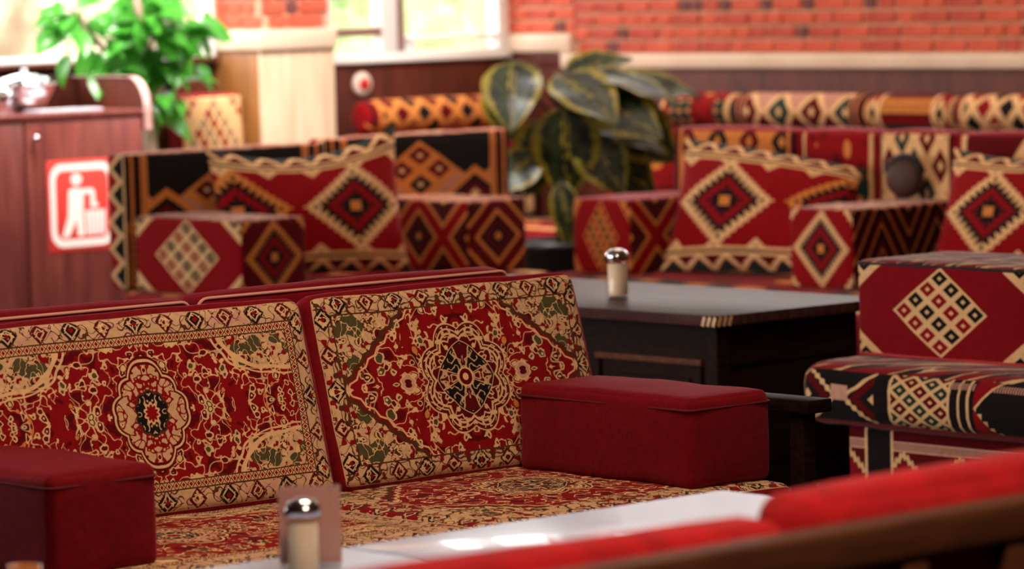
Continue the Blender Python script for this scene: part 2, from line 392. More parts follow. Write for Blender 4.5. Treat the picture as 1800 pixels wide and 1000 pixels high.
def rbox_data(size, r, n=6, e=3, puff=0.0, wrinkle=0.0, seed=0, sides=None, round_dir=None):
    hx, hy, hz = (s/2 for s in size); h = (hx, hy, hz); r = min(r, hx*.98, hy*.98, hz*.98)
    def ticks(k):
        a = [-h[k]+r*(1-math.cos(math.pi/2*i/e)) if e > 1 else -h[k]+r*i/e for i in range(e+1)]
        mid = [(-h[k]+r)+(2*h[k]-2*r)*i/n for i in range(1, n)]
        return a+mid+[-q for q in reversed(a)]
    tk = [ticks(k) for k in range(3)]
    V = []; idx = {}; F = []; UV = []; MI = []
    def vert(p):
        key = tuple(round(c, 6) for c in p)
        if key in idx: return idx[key]
        q = [max(-(h[k]-r), min(h[k]-r, p[k])) for k in range(3)]
        d = Vector([p[k]-q[k] for k in range(3)])
        if d.length > 1e-9: d.normalize()
        c = Vector(q)+d*r
        if puff:
            w = [1-(p[k]/h[k])**2 for k in range(3)]
            for k in range(3):
                if abs(abs(p[k])-h[k]) < 1e-6:
                    o = [j for j in range(3) if j != k]
                    c[k] += math.copysign(puff*max(w[o[0]], 0)**.7*max(w[o[1]], 0)**.7, p[k])
        if wrinkle:
            nn = mnoise.noise_vector(Vector(p)*7+Vector((seed*3.1, seed, 0)))+mnoise.noise_vector(Vector(p)*19+Vector((0, seed*2, seed)))*.35
            c += nn*wrinkle
        idx[key] = len(V); V.append(tuple(c)); return idx[key]
    for fi, fn in enumerate(FACES):
        ax = fi//2; sg = -1 if fi % 2 == 0 else 1
        a, b = {0: (1, 2), 1: (0, 2), 2: (0, 1)}[ax]
        A, B = tk[a], tk[b]
        flip = (ax == 1) != (sg < 0)
        for i in range(len(A)-1):
            for j in range(len(B)-1):
                cs = [(A[i], B[j]), (A[i+1], B[j]), (A[i+1], B[j+1]), (A[i], B[j+1])]
                if flip: cs = cs[::-1]
                f = []; uv = []
                for (ca, cb) in cs:
                    p = [0, 0, 0]; p[ax] = sg*h[ax]; p[a] = ca; p[b] = cb
                    f.append(vert(p)); uu = (ca+h[a])/(2*h[a]); vv = (cb+h[b])/(2*h[b])
                    if fn == '-x' or fn == '+y': uu = 1-uu
                    uv.append((uu, vv))
                if len(set(f)) == 4: F.append(f); UV.append(uv); MI.append(fi)
    return V, F, UV, MI
def rbox(name, size, mats, parent=None, loc=(0, 0, 0), rot=(0, 0, 0), r=.004, n=1, e=2, base=True, **kw):
    """rounded box; loc is its bottom centre (base) ; mats is one material or a dict of faces"""
    V, F, UV, MI = rbox_data(size, r, n, e, **kw)
    if base: V = [(x, y, z+size[2]/2) for x, y, z in V]
    if isinstance(mats, dict):
        d = mats.get('*'); ml = [mats.get(k, d) for k in FACES]; o = mesh(name, V, F, ml, parent, loc, rot, UV, MI)
    else: o = mesh(name, V, F, mats, parent, loc, rot, UV)
    return o
def bar(name, lo, hi, mat, parent=None, r=.004, origin=(0, 0, 0)):
    lo = Vector(lo)-Vector(origin); hi = Vector(hi)-Vector(origin); s = hi-lo
    return rbox(name, tuple(s), mat, parent, ((lo.x+hi.x)/2, (lo.y+hi.y)/2, lo.z), r=r, n=1, e=2)
def tube(name, pts, rad, mat, parent=None, loc=(0, 0, 0), rot=(0, 0, 0), k=8, closed=False):
    pts = [Vector(p) for p in pts]; V = []; F = []; N = len(pts)
    rads = rad if isinstance(rad, (list, tuple)) else [rad]*N
    for i, p in enumerate(pts):
        d = (pts[(i+1) % N] if (closed or i < N-1) else p)-(pts[i-1] if (closed or i > 0) else p); d.normalize()
        a = d.cross(Vector((0, 0, 1))); a = a if a.length > .05 else d.cross(Vector((1, 0, 0))); a.normalize(); b = d.cross(a)
        for j in range(k):
            an = 2*math.pi*j/k; V.append(tuple(p+(a*math.cos(an)+b*math.sin(an))*rads[i]))
    for i in range(N if closed else N-1):
        for j in range(k):
            F.append((i*k+j, i*k+(j+1) % k, ((i+1) % N)*k+(j+1) % k, ((i+1) % N)*k+j))
    if not closed: F.append(tuple(range(k))[::-1]); F.append(tuple(range((N-1)*k, N*k)))
    return mesh(name, V, F, mat, parent, loc, rot)
def lathe(name, prof, mat, parent=None, loc=(0, 0, 0), k=28, rot=(0, 0, 0)):
    V = []; F = []
    for (r, z) in prof:
        for j in range(k): V.append((r*math.cos(2*math.pi*j/k), r*math.sin(2*math.pi*j/k), z))
    for i in range(len(prof)-1):
        for j in range(k): F.append((i*k+j, i*k+(j+1) % k, (i+1)*k+(j+1) % k, (i+1)*k+j))
    if prof[0][0] > 1e-4: F.append(tuple(range(k))[::-1])
    if prof[-1][0] > 1e-4: F.append(tuple(range((len(prof)-1)*k, len(prof)*k)))
    return mesh(name, V, F, mat, parent, loc, rot)
def rect_loop(hx, hy, z, rr, plane='xy', seg=5):
    out = []
    for (sx, sy, a0) in ((1, 1, 0), (-1, 1, 90), (-1, -1, 180), (1, -1, 270)):
        for i in range(seg+1):
            a = math.radians(a0+90*i/seg); p = (sx*(hx-rr)+rr*math.cos(a), sy*(hy-rr)+rr*math.sin(a))
            out.append({'xy': (p[0], p[1], z), 'xz': (p[0], z, p[1]), 'yz': (z, p[0], p[1])}[plane])
    return out

# ------------------------------------------------------------------ materials
velvet = plain('red_velvet', L(118, 4, 15), .8, spec=.10, sheen=.30, nscale=60, ncol=L(100, 3, 12), bumpd=.002)
velvet.node_tree.nodes['Principled BSDF'].inputs['Sheen Tint'].default_value = (1.0, .16, .22, 1)
velvet2 = plain('red_velvet_bright', L(196, 18, 22), .85, spec=.2, sheen=.08, nscale=14, ncol=L(160, 12, 18), bumpd=.002)
redcloth = plain('red_kilim_plain', L(150, 12, 22), .85, spec=.2, sheen=.08, nscale=90, ncol=L(120, 8, 16), bumpd=.002)
darkpipe = plain('black_piping', L(26, 18, 18), .8)
redpipe = plain('red_piping', L(176, 14, 20), .7, sheen=.2)
darkwood = plain('dark_walnut', L(22, 11, 9), .6, spec=.05, nscale=9, ncol=L(38, 20, 15), stretch=(.6, 5, 9), bumpd=.0006)
tablewood = plain('polished_table_wood', L(58, 34, 34), .42, spec=.05, nscale=5, ncol=L(84, 54, 54), stretch=(9, .7, 4))
tablewood.node_tree.nodes['Principled BSDF'].inputs['Specular Tint'].default_value = (.85, .55, .55, 1)
railwood = plain('brown_bench_wood', L(74, 38, 22), .6, spec=.15, nscale=8, ncol=L(98, 54, 30), stretch=(.8, 6, 8))
cabwood = plain('reddish_cabinet_wood', L(96, 42, 40), .34, nscale=6, ncol=L(132, 66, 56), stretch=(6, 6, .5), coat=.25)
panelwood = plain('dark_wainscot_wood', L(72, 32, 24), .5, spec=.2, nscale=5, ncol=L(98, 46, 32), stretch=(3, 3, .6))
palewood = plain('bleached_pier_wood', L(214, 188, 160), .55, nscale=4, ncol=L(188, 156, 124), stretch=(5, 5, .4))
ochrewood = plain('ochre_shaded_side_wood', L(150, 96, 42), .55, nscale=4, ncol=L(120, 74, 32), stretch=(5, 5, .4))  # darker than the pier front: own ochre plus shade put into the colour
greywood = plain('grey_brown_post_paint', L(150, 122, 112), .5)
cream_trim = plain('cream_trim_paint', L(214, 188, 164), .5, nscale=3, ncol=L(200, 172, 146))
whitepaint = plain('white_frame_paint', L(236, 236, 232), .4)
brownbar = plain('brown_frame_bar', L(140, 104, 92), .5)
plaster = plain('ceiling_plaster', L(196, 186, 176), .8, nscale=6, ncol=L(186, 174, 164))
warmplaster = plain('warm_wall_plaster', L(150, 96, 74), .8, nscale=6, ncol=L(140, 86, 64))
floor_m = plain('dark_floor_tile', L(40, 26, 22), .8, spec=.08, nscale=3, ncol=L(60, 42, 36))
mortar = plain('pale_mortar', L(214, 164, 134), .9, nscale=40, ncol=L(190, 138, 110), bumpd=.003)
brick_a = plain('orange_red_brick', L(180, 68, 46), .85, nscale=22, ncol=L(198, 88, 60), bumpd=.004)
brick_b = plain('deep_red_brick', L(158, 54, 40), .85, nscale=26, ncol=L(184, 76, 54), bumpd=.004)
brick_c = plain('burnt_brick', L(92, 44, 44), .85, nscale=26, ncol=L(112, 56, 52), bumpd=.004)
chrome = plain('polished_steel', L(215, 215, 220), .13, metal=1)
white_tab = plain('glossy_white_tabletop', L(186, 204, 238), .28, nscale=3, ncol=L(178, 196, 230), coat=.3)
salt = plain('cream_sugar_filling', L(255, 234, 208), .8, nscale=120, ncol=L(248, 220, 190))
signred = plain('sign_red_print', L(222, 62, 54), .45)
signwhite = plain('sign_white_print', L(250, 236, 230), .45)
potm = plain('dark_plant_pot', L(22, 18, 18), .4)
barkm = plain('pale_trunk_bark', L(176, 150, 128), .8, nscale=30, ncol=L(136, 108, 88), stretch=(1, 1, .3), bumpd=.004)
soil = plain('potting_soil', L(40, 28, 20), .9, nscale=40, ncol=L(60, 44, 32), bumpd=.01)
pane_m = glass('clear_window_pane'); jar_m = glass('clear_jar_glass', (.93, .90, .86, 1)); acry = glass('clear_acrylic', (.97, .95, .94, 1))
def leaf_mat(name, c1, c2, rib, trans, rough, blotch=10, margin=None):
    m, nt, bs = new_mat(name); t = T(nt)
    uv = nt.nodes.new('ShaderNodeUVMap'); sp = nt.nodes.new('ShaderNodeSeparateXYZ'); nt.links.new(uv.outputs[0], sp.inputs[0])
    u = X(t, sp.outputs[0]); v = X(t, sp.outputs[1]); p = P(t, c1)
    p.on(nz(t, u, v, blotch, 3) > .5, c2)
    w = abs(u-.5)
    if margin:
        ed = w*2+(nz(t, u, v, 7, 2)-.5)*.5; p.on(ed > .74, margin); p.on((ed < .10), margin)
    p.on(w < .018, rib); p.on(((v*9-w*3).fract() < .07), rib)
    nt.links.new(p.c, bs.inputs['Base Color']); bs.inputs['Roughness'].default_value = rough
    if trans:
        out = [n for n in nt.nodes if n.type == 'OUTPUT_MATERIAL'][0]; tr = nt.nodes.new('ShaderNodeBsdfTranslucent'); mix = nt.nodes.new('ShaderNodeMixShader')
        nt.links.new(p.c, tr.inputs[0]); mix.inputs[0].default_value = trans; nt.links.new(bs.outputs[0], mix.inputs[1]); nt.links.new(tr.outputs[0], mix.inputs[2]); nt.links.new(mix.outputs[0], out.inputs[0])
    return m
ficus_l = leaf_mat('bright_green_leaf', L(46, 130, 34), L(70, 156, 46), L(120, 186, 80), .45, .3)
croton_l = leaf_mat('variegated_leaf', L(14, 20, 9), L(34, 42, 16), L(26, 16, 12), .1, .36, 5, L(112, 98, 24))
croton_l.node_tree.nodes['Principled BSDF'].inputs['Specular IOR Level'].default_value = .28
hedge_l = plain('hedge_green', L(96, 122, 70), .8, nscale=5, ncol=L(150, 170, 120), bumpd=.1)
stone_m = plain('pale_stone_wall', L(196, 178, 152), .9, nscale=3, ncol=L(120, 100, 78), bumpd=.02)

# ------------------------------------------------------------------ setting
UB, VW = 12.9, 14.45
f = bar('floor', (-3, -3, -.06), (UB+.3, VW+.3, 0), floor_m, r=.001); struct(f)
c = bar('ceiling', (-3, -3, 3.3), (UB+.3, VW+.3, 3.4), plaster, r=.001); struct(c)
def brick_run(parent, p0, along, length, z0, rows, normal, seed, course=.0655, proud=.014):
    """bricks laid one by one in courses; alike bricks share their mesh"""
    rnd = random.Random(seed); cache = {}
    al = Vector(along); nn = Vector(normal); rz = math.atan2(al.y, al.x)
    for k in range(rows):
        s = -rnd.random()*.12
        j = 0
        while s < length:
            kind = rnd.choice(['s', 's', 'h', 's', 'd', 'h', 's'])
            w = {'s': .185, 'h': .092, 'd': .062}[kind]*rnd.choice([.94, 1.0, 1.06])
            a = max(s, 0.0); b = min(s+w, length); s += w+.016
            if b-a < .03: continue
            m = brick_c if kind == 'd' else rnd.choice([brick_a, brick_a, brick_b])
            key = (round((b-a)/.008), m.name)
            if key not in cache:
                V, F, UV, MI = rbox_data(((b-a), .024, course-.015), .004, 1, 1)
                me = bpy.data.meshes.new('brick'); me.from_pydata(V, [], F); me.materials.append(m); cache[key] = me
            o = bpy.data.objects.new('brick', cache[key]); link(o, parent)
            c = Vector(p0)+al*((a+b)/2)+nn*(proud-.012+rnd.uniform(-.002, .003)); o.location = (c.x, c.y, z0+course*(k+.5)); o.rotation_euler = (0, 0, rz)
# brick wall on the right
wr = empty('wall_right'); struct(wr)
bar('wall_core', (UB, 3.0, 0), (UB+.25, VW+.25, 2.0), mortar, wr, r=.001); bar('wall_head', (UB, 3.0, 3.0), (UB+.25, VW+.25, 3.3), warmplaster, wr, r=.001)
bar('wall_pier', (UB, 3.0, 2.0), (UB+.25, 9.8, 3.0), warmplaster, wr, r=.001); bar('wall_corner_pier', (UB, 14.2, 2.0), (UB+.25, VW+.25, 3.0), warmplaster, wr, r=.001)
bar('wainscot', (UB-.03, 6.0, .0), (UB, VW, 1.145), panelwood, wr)
bar('wainscot_riser', (UB-.03, 14.02, 1.145), (UB, VW, 1.222), panelwood, wr)
brick_run(wr, (UB, 13.955, 0), (0, -1, 0), 3.9, 1.215, 9, (-1, 0, 0), 5)
brick_run(wr, (UB, 14.44, 0), (0, -1, 0), .48, 1.315, 7, (-1, 0, 0), 8)
tr = struct(bar('trim_1', (UB-.045, 6.0, 1.145), (UB, 14.03, 1.214), cream_trim, r=.006))
bar('trim_riser', (UB-.045, 13.96, 1.2145), (UB, 14.03, 1.225), cream_trim, tr, r=.002, origin=tuple(tr.location))
bar('trim_upper', (UB-.045, 13.96, 1.2255), (UB, VW-.01, 1.314), cream_trim, tr, r=.006, origin=tuple(tr.location))
# window wall
ww = empty('wall_back'); struct(ww)
bar('lower_wall', (11.62, VW, 0), (UB, VW+.2, 1.2), warmplaster, ww, r=.001)
bar('wainscot', (11.63, VW-.02, 0), (UB-.035, VW, 1.2), panelwood, ww)
bar('upper_wall', (5.0, VW, 3.0), (UB, VW+.2, 3.3), warmplaster, ww, r=.001)
bar('left_lower_wall', (5.0, VW, 0), (11.45, VW+.2, 1.24), panelwood, ww, r=.001)
bar('grey_post', (11.45, VW-.03, 0), (11.63, VW+.2, 3.0), greywood, ww)
bar('left_jamb', (5.0, VW, 1.24), (8.2, VW+.2, 3.0), warmplaster, ww, r=.001)
# pier with brick upper half, pale trim and bleached wood below
pr = empty('wall_pier'); struct(pr)
bar('pier_core', (11.06, 14.12, 0), (11.45, VW+.2, 3.3), mortar, pr, r=.001)
bar('pier_panel', (11.035, 14.10, 0), (11.475, 14.12, 1.29), palewood, pr)
bar('pier_side_panel', (11.035, 14.12, 0), (11.06, VW, 1.29), ochrewood, pr)
bar('pier_trim', (11.02, 14.08, 1.29), (11.48, 14.12, 1.385), cream_trim, pr, r=.006)
bar('pier_side_trim', (11.02, 14.12, 1.29), (11.06, VW, 1.385), cream_trim, pr, r=.006)
brick_run(pr, (11.06, 14.12, 0), (1, 0, 0), .39, 1.39, 6, (0, -1, 0), 3)
brick_run(pr, (11.06, 14.44, 0), (0, -1, 0), .32, 1.39, 6, (-1, 0, 0), 4)
# other walls, out of view
wl = empty('wall_left'); struct(wl)
bar('sill_wall', (2.8, 8.6, 0), (3.0, VW, .4), warmplaster, wl, r=.001); bar('head_wall', (2.8, 8.6, 3.1), (3.0, VW, 3.3), warmplaster, wl, r=.001)
for v in (8.6, 10.5, 12.45, 14.3): bar('jamb', (2.8, v, .4), (3.0, v+.15, 3.1), warmplaster, wl, r=.001)
bar('back_return', (3.0, VW-.0, 0), (5.0, VW+.2, 3.3), warmplaster, wl, r=.001)
struct(bar('wall_rear', (-3.2, -3, 0), (-3, 8.6, 3.3), warmplaster, r=.001))
struct(bar('wall_return', (-3.2, 8.6, 0), (3.0, 8.8, 3.3), warmplaster, r=.001))
struct(bar('wall_front', (-3.2, -3.2, 0), (UB+.3, -3, 3.3), warmplaster, r=.001))
struct(bar('wall_side', (UB, -3, 0), (UB+.25, 3.0, 3.3), warmplaster, r=.001))
# windows
w1 = empty('window_1', (11.63, VW, 1.2)); struct(w1); O1 = (11.63, VW, 1.2)
def wb(name, x0, x1, z0, z1, m=whitepaint, y0=-.03, y1=.05, p=w1, r=.006):
    return bar(name, (x0, VW+y0, z0), (x1, VW+y1, z1), m, p, r=r, origin=O1 if p is w1 else O2)
wb('window_sill', 11.60, 12.87, 1.20, 1.222, whitepaint, -.05, .12)
wb('frame_bottom', 11.63, 12.87, 1.222, 1.25); wb('frame_top', 11.63, 12.87, 2.94, 3.0)
wb('mullion', 12.04, 12.14, 1.25, 2.94); wb('mullion_inner', 12.155, 12.19, 1.25, 2.94, greywood)
wb('jamb', 11.63, 11.66, 1.25, 2.94); wb('jamb', 12.80, 12.87, 1.25, 2.94)
wb('cross_bar', 11.66, 12.04, 1.33, 1.375, brownbar); wb('cross_bar', 12.19, 12.80, 1.30, 1.325)
wb('glazing_bar', 11.70, 11.725, 1.25, 1.33); wb('glazing_bar', 11.70, 11.725, 1.375, 2.94); wb('glazing_bar', 12.23, 12.26, 1.25, 1.30)
for (a, b, c0, c1) in ((11.66, 12.04, 1.25, 1.33), (11.66, 12.04, 1.375, 2.94), (12.19, 12.80, 1.25, 1.30), (12.19, 12.80, 1.325, 2.94)): wb('pane', a, b, c0, c1, pane_m, .008, .014, r=.001)
w2 = empty('window_2', (8.2, VW, 1.24)); struct(w2); O2 = (8.2, VW, 1.24)
wb('window_sill', 8.2, 11.02, 1.24, 1.262, panelwood, -.06, .10, p=w2)
wb('frame_bottom', 8.2, 11.02, 1.262, 1.29, whitepaint, p=w2); wb('frame_top', 8.2, 11.02, 2.94, 2.5, p=w2)
for a in (8.2, 9.15, 10.1, 10.97): wb('mullion', a, a+.05, 1.29, 2.94, p=w2)
for a in (8.25, 9.2, 10.15): wb('pane', a, a+(.90 if a < 10 else .82), 1.29, 2.94, pane_m, .008, .014, p=w2, r=.001)
w3 = empty('window_3', (UB, 12.0, 2.0)); struct(w3)
for z in (2.0, 2.95): bar('frame_rail', (UB+.05, 9.8, z), (UB+.11, 14.2, z+.05), whitepaint, w3, r=.004, origin=(UB, 12.0, 2.0))
for v in (9.8, 10.9, 12.0, 13.1, 14.15): bar('mullion', (UB+.05, v, 2.05), (UB+.11, v+.05, 2.95), whitepaint, w3, r=.004, origin=(UB, 12.0, 2.0))
for v in (9.85, 10.95, 12.05, 13.15): bar('pane', (UB+.075, v, 2.05), (UB+.081, v+(1.05 if v < 13 else 1.0), 2.95), pane_m, w3, r=.001, origin=(UB, 12.0, 2.0))
# outdoors
struct(bar('ground_outside', (-2, VW+.2, -.3), (34, 40, -.05), stone_m, r=.001))
gw = bar('garden_wall', (4, 19.5, -.05), (17.2, 19.8, 2.0), stone_m, r=.02); tag(gw, 'pale stone garden wall seen through the left window', 'wall')
def shrub(loc, rx, rz, seed, label):
    e = empty('garden_shrub', loc); tag(e, label, 'shrub', 'shrubs outside the window')
    import bmesh
    bm = bmesh.new(); bmesh.ops.create_icosphere(bm, subdivisions=4, radius=1)
    for v in bm.verts:
        n = mnoise.fractal(v.co*2.6+Vector((seed, 0, 0)), .8, 2.2, 5)
        v.co *= 1+n*.32; v.co.x *= rx; v.co.y *= rx; v.co.z *= rz; v.co.z += rz*1.05+.2
    me = bpy.data.meshes.new('foliage'); bm.to_mesh(me); bm.free(); me.materials.append(hedge_l); link(bpy.data.objects.new('foliage', me), e)
    tube('trunk', [(0, 0, -.02), (.02, 0, .3), (0, .02, .6)], [.06, .05, .04], barkm, e)
shrub((15.2, 18.3, -.05), .62, .85, 1, 'rounded green shrub outside, left of the window mullion')
shrub((17.6, 18.0, -.05), .5, .78, 2, 'small green shrub outside near the window corner')
tr_ = empty('garden_tree', (16.6, 19.2, -.05)); tag(tr_, 'bare leaning tree trunk outside the right-hand window pane', 'tree')
tube('trunk', [(0, 0, 0), (.05, 0, .8), (-.1, 0, 1.5), (-.45, 0, 2.3), (-.7, 0, 3.2)], [.14, .12, .11, .09, .06], barkm, tr_)
tube('branch', [(-.1, 0, 1.45), (.25, 0, 2.0), (.55, 0, 2.8)], [.07, .055, .03], barkm, tr_)
# round wall button
wbn = lathe('wall_button', [(.058, 0), (.058, .012), (.048, .022), (.030, .024)], plain('button_white', L(232, 214, 196), .4), None, (11.905, VW-.022, 1.10), rot=(math.pi/2, 0, 0))
lathe('button_centre', [(.030, .024), (.030, .030), (.018, .036), (.0, .037)], plain('button_red', L(200, 24, 26), .35), wbn)
tag(wbn, 'small round white wall button with a red centre on dark panelling', 'button')

# ------------------------------------------------------------------ front bench
fb = empty('bench', (5.5, 6.9, 0)); tag(fb, 'dark wooden bench frame under the Persian rug cushions', 'bench')
def fbar(name, lo, hi, m=darkwood, p=fb, **k): return bar(name, lo, hi, m, p, origin=(5.5, 6.9, 0), **k)
fbar('seat_base', (4.36, 6.30, .06), (6.50, 7.24, .28)); fbar('back_board', (4.36, 7.160, .28), (6.50, 7.185, .74))
for u in (6.51,): fbar('arm_board', (u, 6.27, .553), (u+.085, 7.0, .585)); fbar('post', (u+.015, 6.30, 0), (u+.06, 6.345, .553)); fbar('post', (u+.015, 6.93, 0), (u+.06, 6.975, .553))
def seat_cushion(u0, u1, v0, v1, z0, z1, mats, label, group=None, r=.03, cat='cushion', puff=.012, seed=1, name='seat_cushion'):
    o = rbox(name, (u1-u0, v1-v0, z1-z0), mats, None, ((u0+u1)/2, (v0+v1)/2, z0), r=r, n=14, e=4, puff=puff, wrinkle=.004, seed=seed)
    return tag(o, label, cat, group)
def P_(n, W, H, st, sd, bw=.056): return fabric(n, persian(W, H, st, sd, bw=bw))
seatA = P_('persian_seat_a', .95, .72, 'scroll', 3.1, .09); seatB = P_('persian_seat_b', .92, .72, 'octagon', 5.7, .11)
seat_cushion(4.40, 5.505, 6.29, 7.08, .28, .395, {'*': velvet, '+z': seatA}, 'Persian rug seat cushion at the left, beside the dark red near arm cushion', 'Persian seat cushions')
seat_cushion(5.515, 6.49, 6.29, 7.08, .28, .395, {'*': velvet, '+z': seatB}, 'Persian rug seat cushion under the big dark red arm cushion', 'Persian seat cushions', seed=2)
def back_cushion(u0, u1, mat, label, seed):
    # leaning slab: front bottom edge at y=6.975, z=.40, front top edge at y=7.10
    W = u1-u0; H = .475; th = .075
    V, F, UV, MI = rbox_data((W, th, H), .030, 16, 4, puff=.010, wrinkle=.0035, seed=seed)
    V = [(x, y+th/2, z+H/2) for x, y, z in V]
    o = mesh('back_cushion', V, F, [velvet, velvet, mat, velvet, velvet, velvet], None, ((u0+u1)/2, 6.972, .402), (-math.radians(15.4), 0, 0), UV, MI)
    tube('piping', [(p[0], p[1]+.060, p[2]+H/2) for p in rect_loop(W/2-.002, H/2-.002, 0, .035, 'xz')], .0045, redpipe, o, closed=True)
    return tag(o, label, 'cushion', 'Persian rug back cushions')
back_cushion(4.655, 5.655, P_('persian_back_a', 1.0, .475, 'scroll', 1.7), 'Persian rug back cushion with a cream diamond medallion', 3)
back_cushion(5.672, 6.535, P_('persian_back_b', .863, .475, 'octagon', 2.4), 'Persian rug back cushion with a dark round lobed medallion', 4)
# plain red slabs of the bench standing back to back with it
for (u0, u1, z1, lb, sd) in ((4.30, 5.445, .862, 'plain red velvet back slab behind the rug cushions, left one', 5), (5.46, 6.45, .866, 'plain red velvet back slab behind the rug cushions, right one', 6)):
    H = .47; W = u1-u0; V, F, UV, MI = rbox_data((W, .085, H), .024, 12, 4, puff=.008, wrinkle=.003, seed=sd)
    V = [(x, y, z-H/2) for x, y, z in V]
    o = mesh('back_slab', V, F, velvet, None, ((u0+u1)/2, 7.285, z1), (math.radians(8), 0, 0), UV)
    tube('piping', [(p[0], p[1], p[2]-H/2) for p in rect_loop(W/2-.003, H/2-.001, -.036, .028, 'xz')], .004, plain('pale_fringe', L(214, 150, 130), .9), o, closed=True)
    tag(o, lb, 'cushion', 'red velvet back slabs')
rb = empty('bench', (5.4, 7.7, 0)); tag(rb, 'dark wooden bench frame behind the Persian cushions, facing away', 'bench')
bar('seat_base', (4.30, 7.245, .06), (6.45, 7.95, .385), darkwood, rb, origin=(5.4, 7.7, 0))
for u in (4.32, 6.38):
    for v in (7.27, 7.88): bar('leg', (u, v, 0), (u+.05, v+.05, .06), darkwood, rb, origin=(5.4, 7.7, 0))
for u in (4.38, 6.44):
    for v in (6.36, 7.18): bar('leg', (u, v, 0), (u+.05, v+.05, .06), darkwood, fb, origin=(5.5, 6.9, 0))
def arm_red(u0, u1, v0, v1, z0, z1, label, seed):
    sx, sy, sz = u1-u0, v1-v0, z1-z0
    o = rbox('arm_cushion', (sx, sy, sz), velvet, None, ((u0+u1)/2, (v0+v1)/2, z0), r=.020, n=12, e=4, puff=.010, wrinkle=.003, seed=seed)
    tube('seam', rect_loop(sx/2+.003, sy/2+.003, sz-.026, .022), .0032, plain('dark_seam', L(92, 4, 13), .9), o, closed=True, k=6)
    return tag(o, label, 'cushion', 'dark red arm cushions')
arm_red(6.205, 6.475, 6.355, 6.955, .398, .610, 'big dark red velvet arm cushion at the right end of the rug bench', 7)
arm_red(4.452, 4.727, 6.43, 6.965, .398, .610, 'dark red velvet arm cushion in the bottom left corner', 8)

# ------------------------------------------------------------------ white tables, shaker, card
for (u0, u1, lb) in ((3.15, 4.262, 'glossy white table in front, holding the shaker and menu card'), (4.268, 5.21, 'glossy white table in front, half hidden by the red bench back')):
    t_ = empty('table', ((u0+u1)/2, 4.92, 0)); O = ((u0+u1)/2, 4.92, 0); tag(t_, lb, 'table', 'white tables')
    bar('tabletop', (u0, 4.59, .565), (u1, 5.25, .60), white_tab, t_, r=.005, origin=O)
    bar('apron', (u0+.07, 4.67, .49), (u1-.07, 5.17, .565), darkwood, t_, origin=O)
    for a in (u0+.07, u1-.13):
        for b in (4.66, 5.12): bar('leg', (a, b, 0), (a+.06, b+.06, .49), darkwood, t_, origin=O)
def shaker(loc, s, label):
    e = empty('sugar_shaker', loc); tag(e, label, 'shaker', 'sugar shakers')
    lathe('glass_jar', [(.030*s, 0), (.033*s, .004*s), (.034*s, .02*s), (.0325*s, .03*s), (.032*s, .10*s), (.034*s, .112*s), (.031*s, .118*s)], jar_m, e)
    lathe('filling', [(.026*s, .006*s), (.0285*s, .010*s), (.0285*s, .098*s), (.0, .102*s)], salt, e)
    lathe('cap', [(.034*s, .112*s), (.0355*s, .116*s), (.0355*s, .126*s), (.033*s, .131*s), (.026*s, .139*s), (.014*s, .144*s), (.007*s, .1455*s), (.0, .146*s)], chrome, e)
    return e
shaker((4.02, 5.06, .60), .90, 'glass shaker with shiny metal cap in front of the menu card')
pinkcard = plain('pink_card', L(226, 170, 154), .6, nscale=9, ncol=L(206, 144, 128)); pinkcard.node_tree.nodes['Principled BSDF'].inputs['Transmission Weight'].default_value = 0.0
mc = empty('menu_card', (4.082, 5.118, .60), math.radians(-42)); tag(mc, 'pinkish menu card in a clear upright holder behind the near shaker', 'menu card')
rbox('holder_base', (.105, .05, .006), acry, mc, r=.001); rbox('holder_front', (.108, .0025, .136), acry, mc, (0, -.006, .006), r=.0008)
rbox('card', (.106, .0012, .133), pinkcard, mc, (0, 0, .006), r=.0004); rbox('holder_back', (.108, .0025, .136), acry, mc, (0, .006, .006), r=.0008)
ag = lathe('tea_glass', [(.024, 0), (.026, .003), (.021, .03), (.028, .075), (.026, .075), (.019, .03), (.021, .006), (0, .005)], plain('amber_tea_glass', L(190, 110, 40), .2), None, (3.485, 5.11, .60))
tag(ag, 'small amber tea glass at the bottom left corner', 'glass')
# near bench: its back towards us
nb = empty('bench', (3.7, 3.8, 0)); ON = (3.7, 3.8, 0); tag(nb, 'brown wooden bench back in the near foreground with red panels', 'bench')
bar('top_rail', (2.45, 3.60, .775), (5.0, 3.66, .833), railwood, nb, r=.008, origin=ON)
bar('bottom_rail', (2.45, 3.61, .30), (5.0, 3.65, .37), railwood, nb, origin=ON)
st = [2.45, 2.85, 3.25, 3.66, 3.93, 4.15, 4.40, 4.68, 4.945]
for u in st: bar('stile', (u, 3.605, .0), (u+.055, 3.655, .775), railwood, nb, r=.006, origin=ON)
for a, b in zip(st[:-1], st[1:]): bar('panel', (a+.055, 3.63, .37), (b, 3.645, .775), redcloth, nb, r=.002, origin=ON)
bar('seat_base', (2.45, 3.66, .05), (5.0, 4.35, .30), railwood, nb, origin=ON)
seat_cushion(2.47, 4.98, 3.68, 4.36, .30, .40, redcloth, 'plain red seat cushion of the near foreground bench', seed=11)
for (u0, u1, z1, lb, sd) in ((2.46, 3.795, .842, 'bright red back cushion of the near bench, left one', 12), (3.81, 4.98, .866, 'bright red back cushion of the near bench, right one', 13)):
    o = rbox('back_cushion', (u1-u0, .12, z1-.405), velvet2, None, ((u0+u1)/2, 3.735, .405), r=.04, n=12, e=4, puff=.012, wrinkle=.004, seed=sd)
    tag(o, lb, 'cushion', 'bright red back cushions')

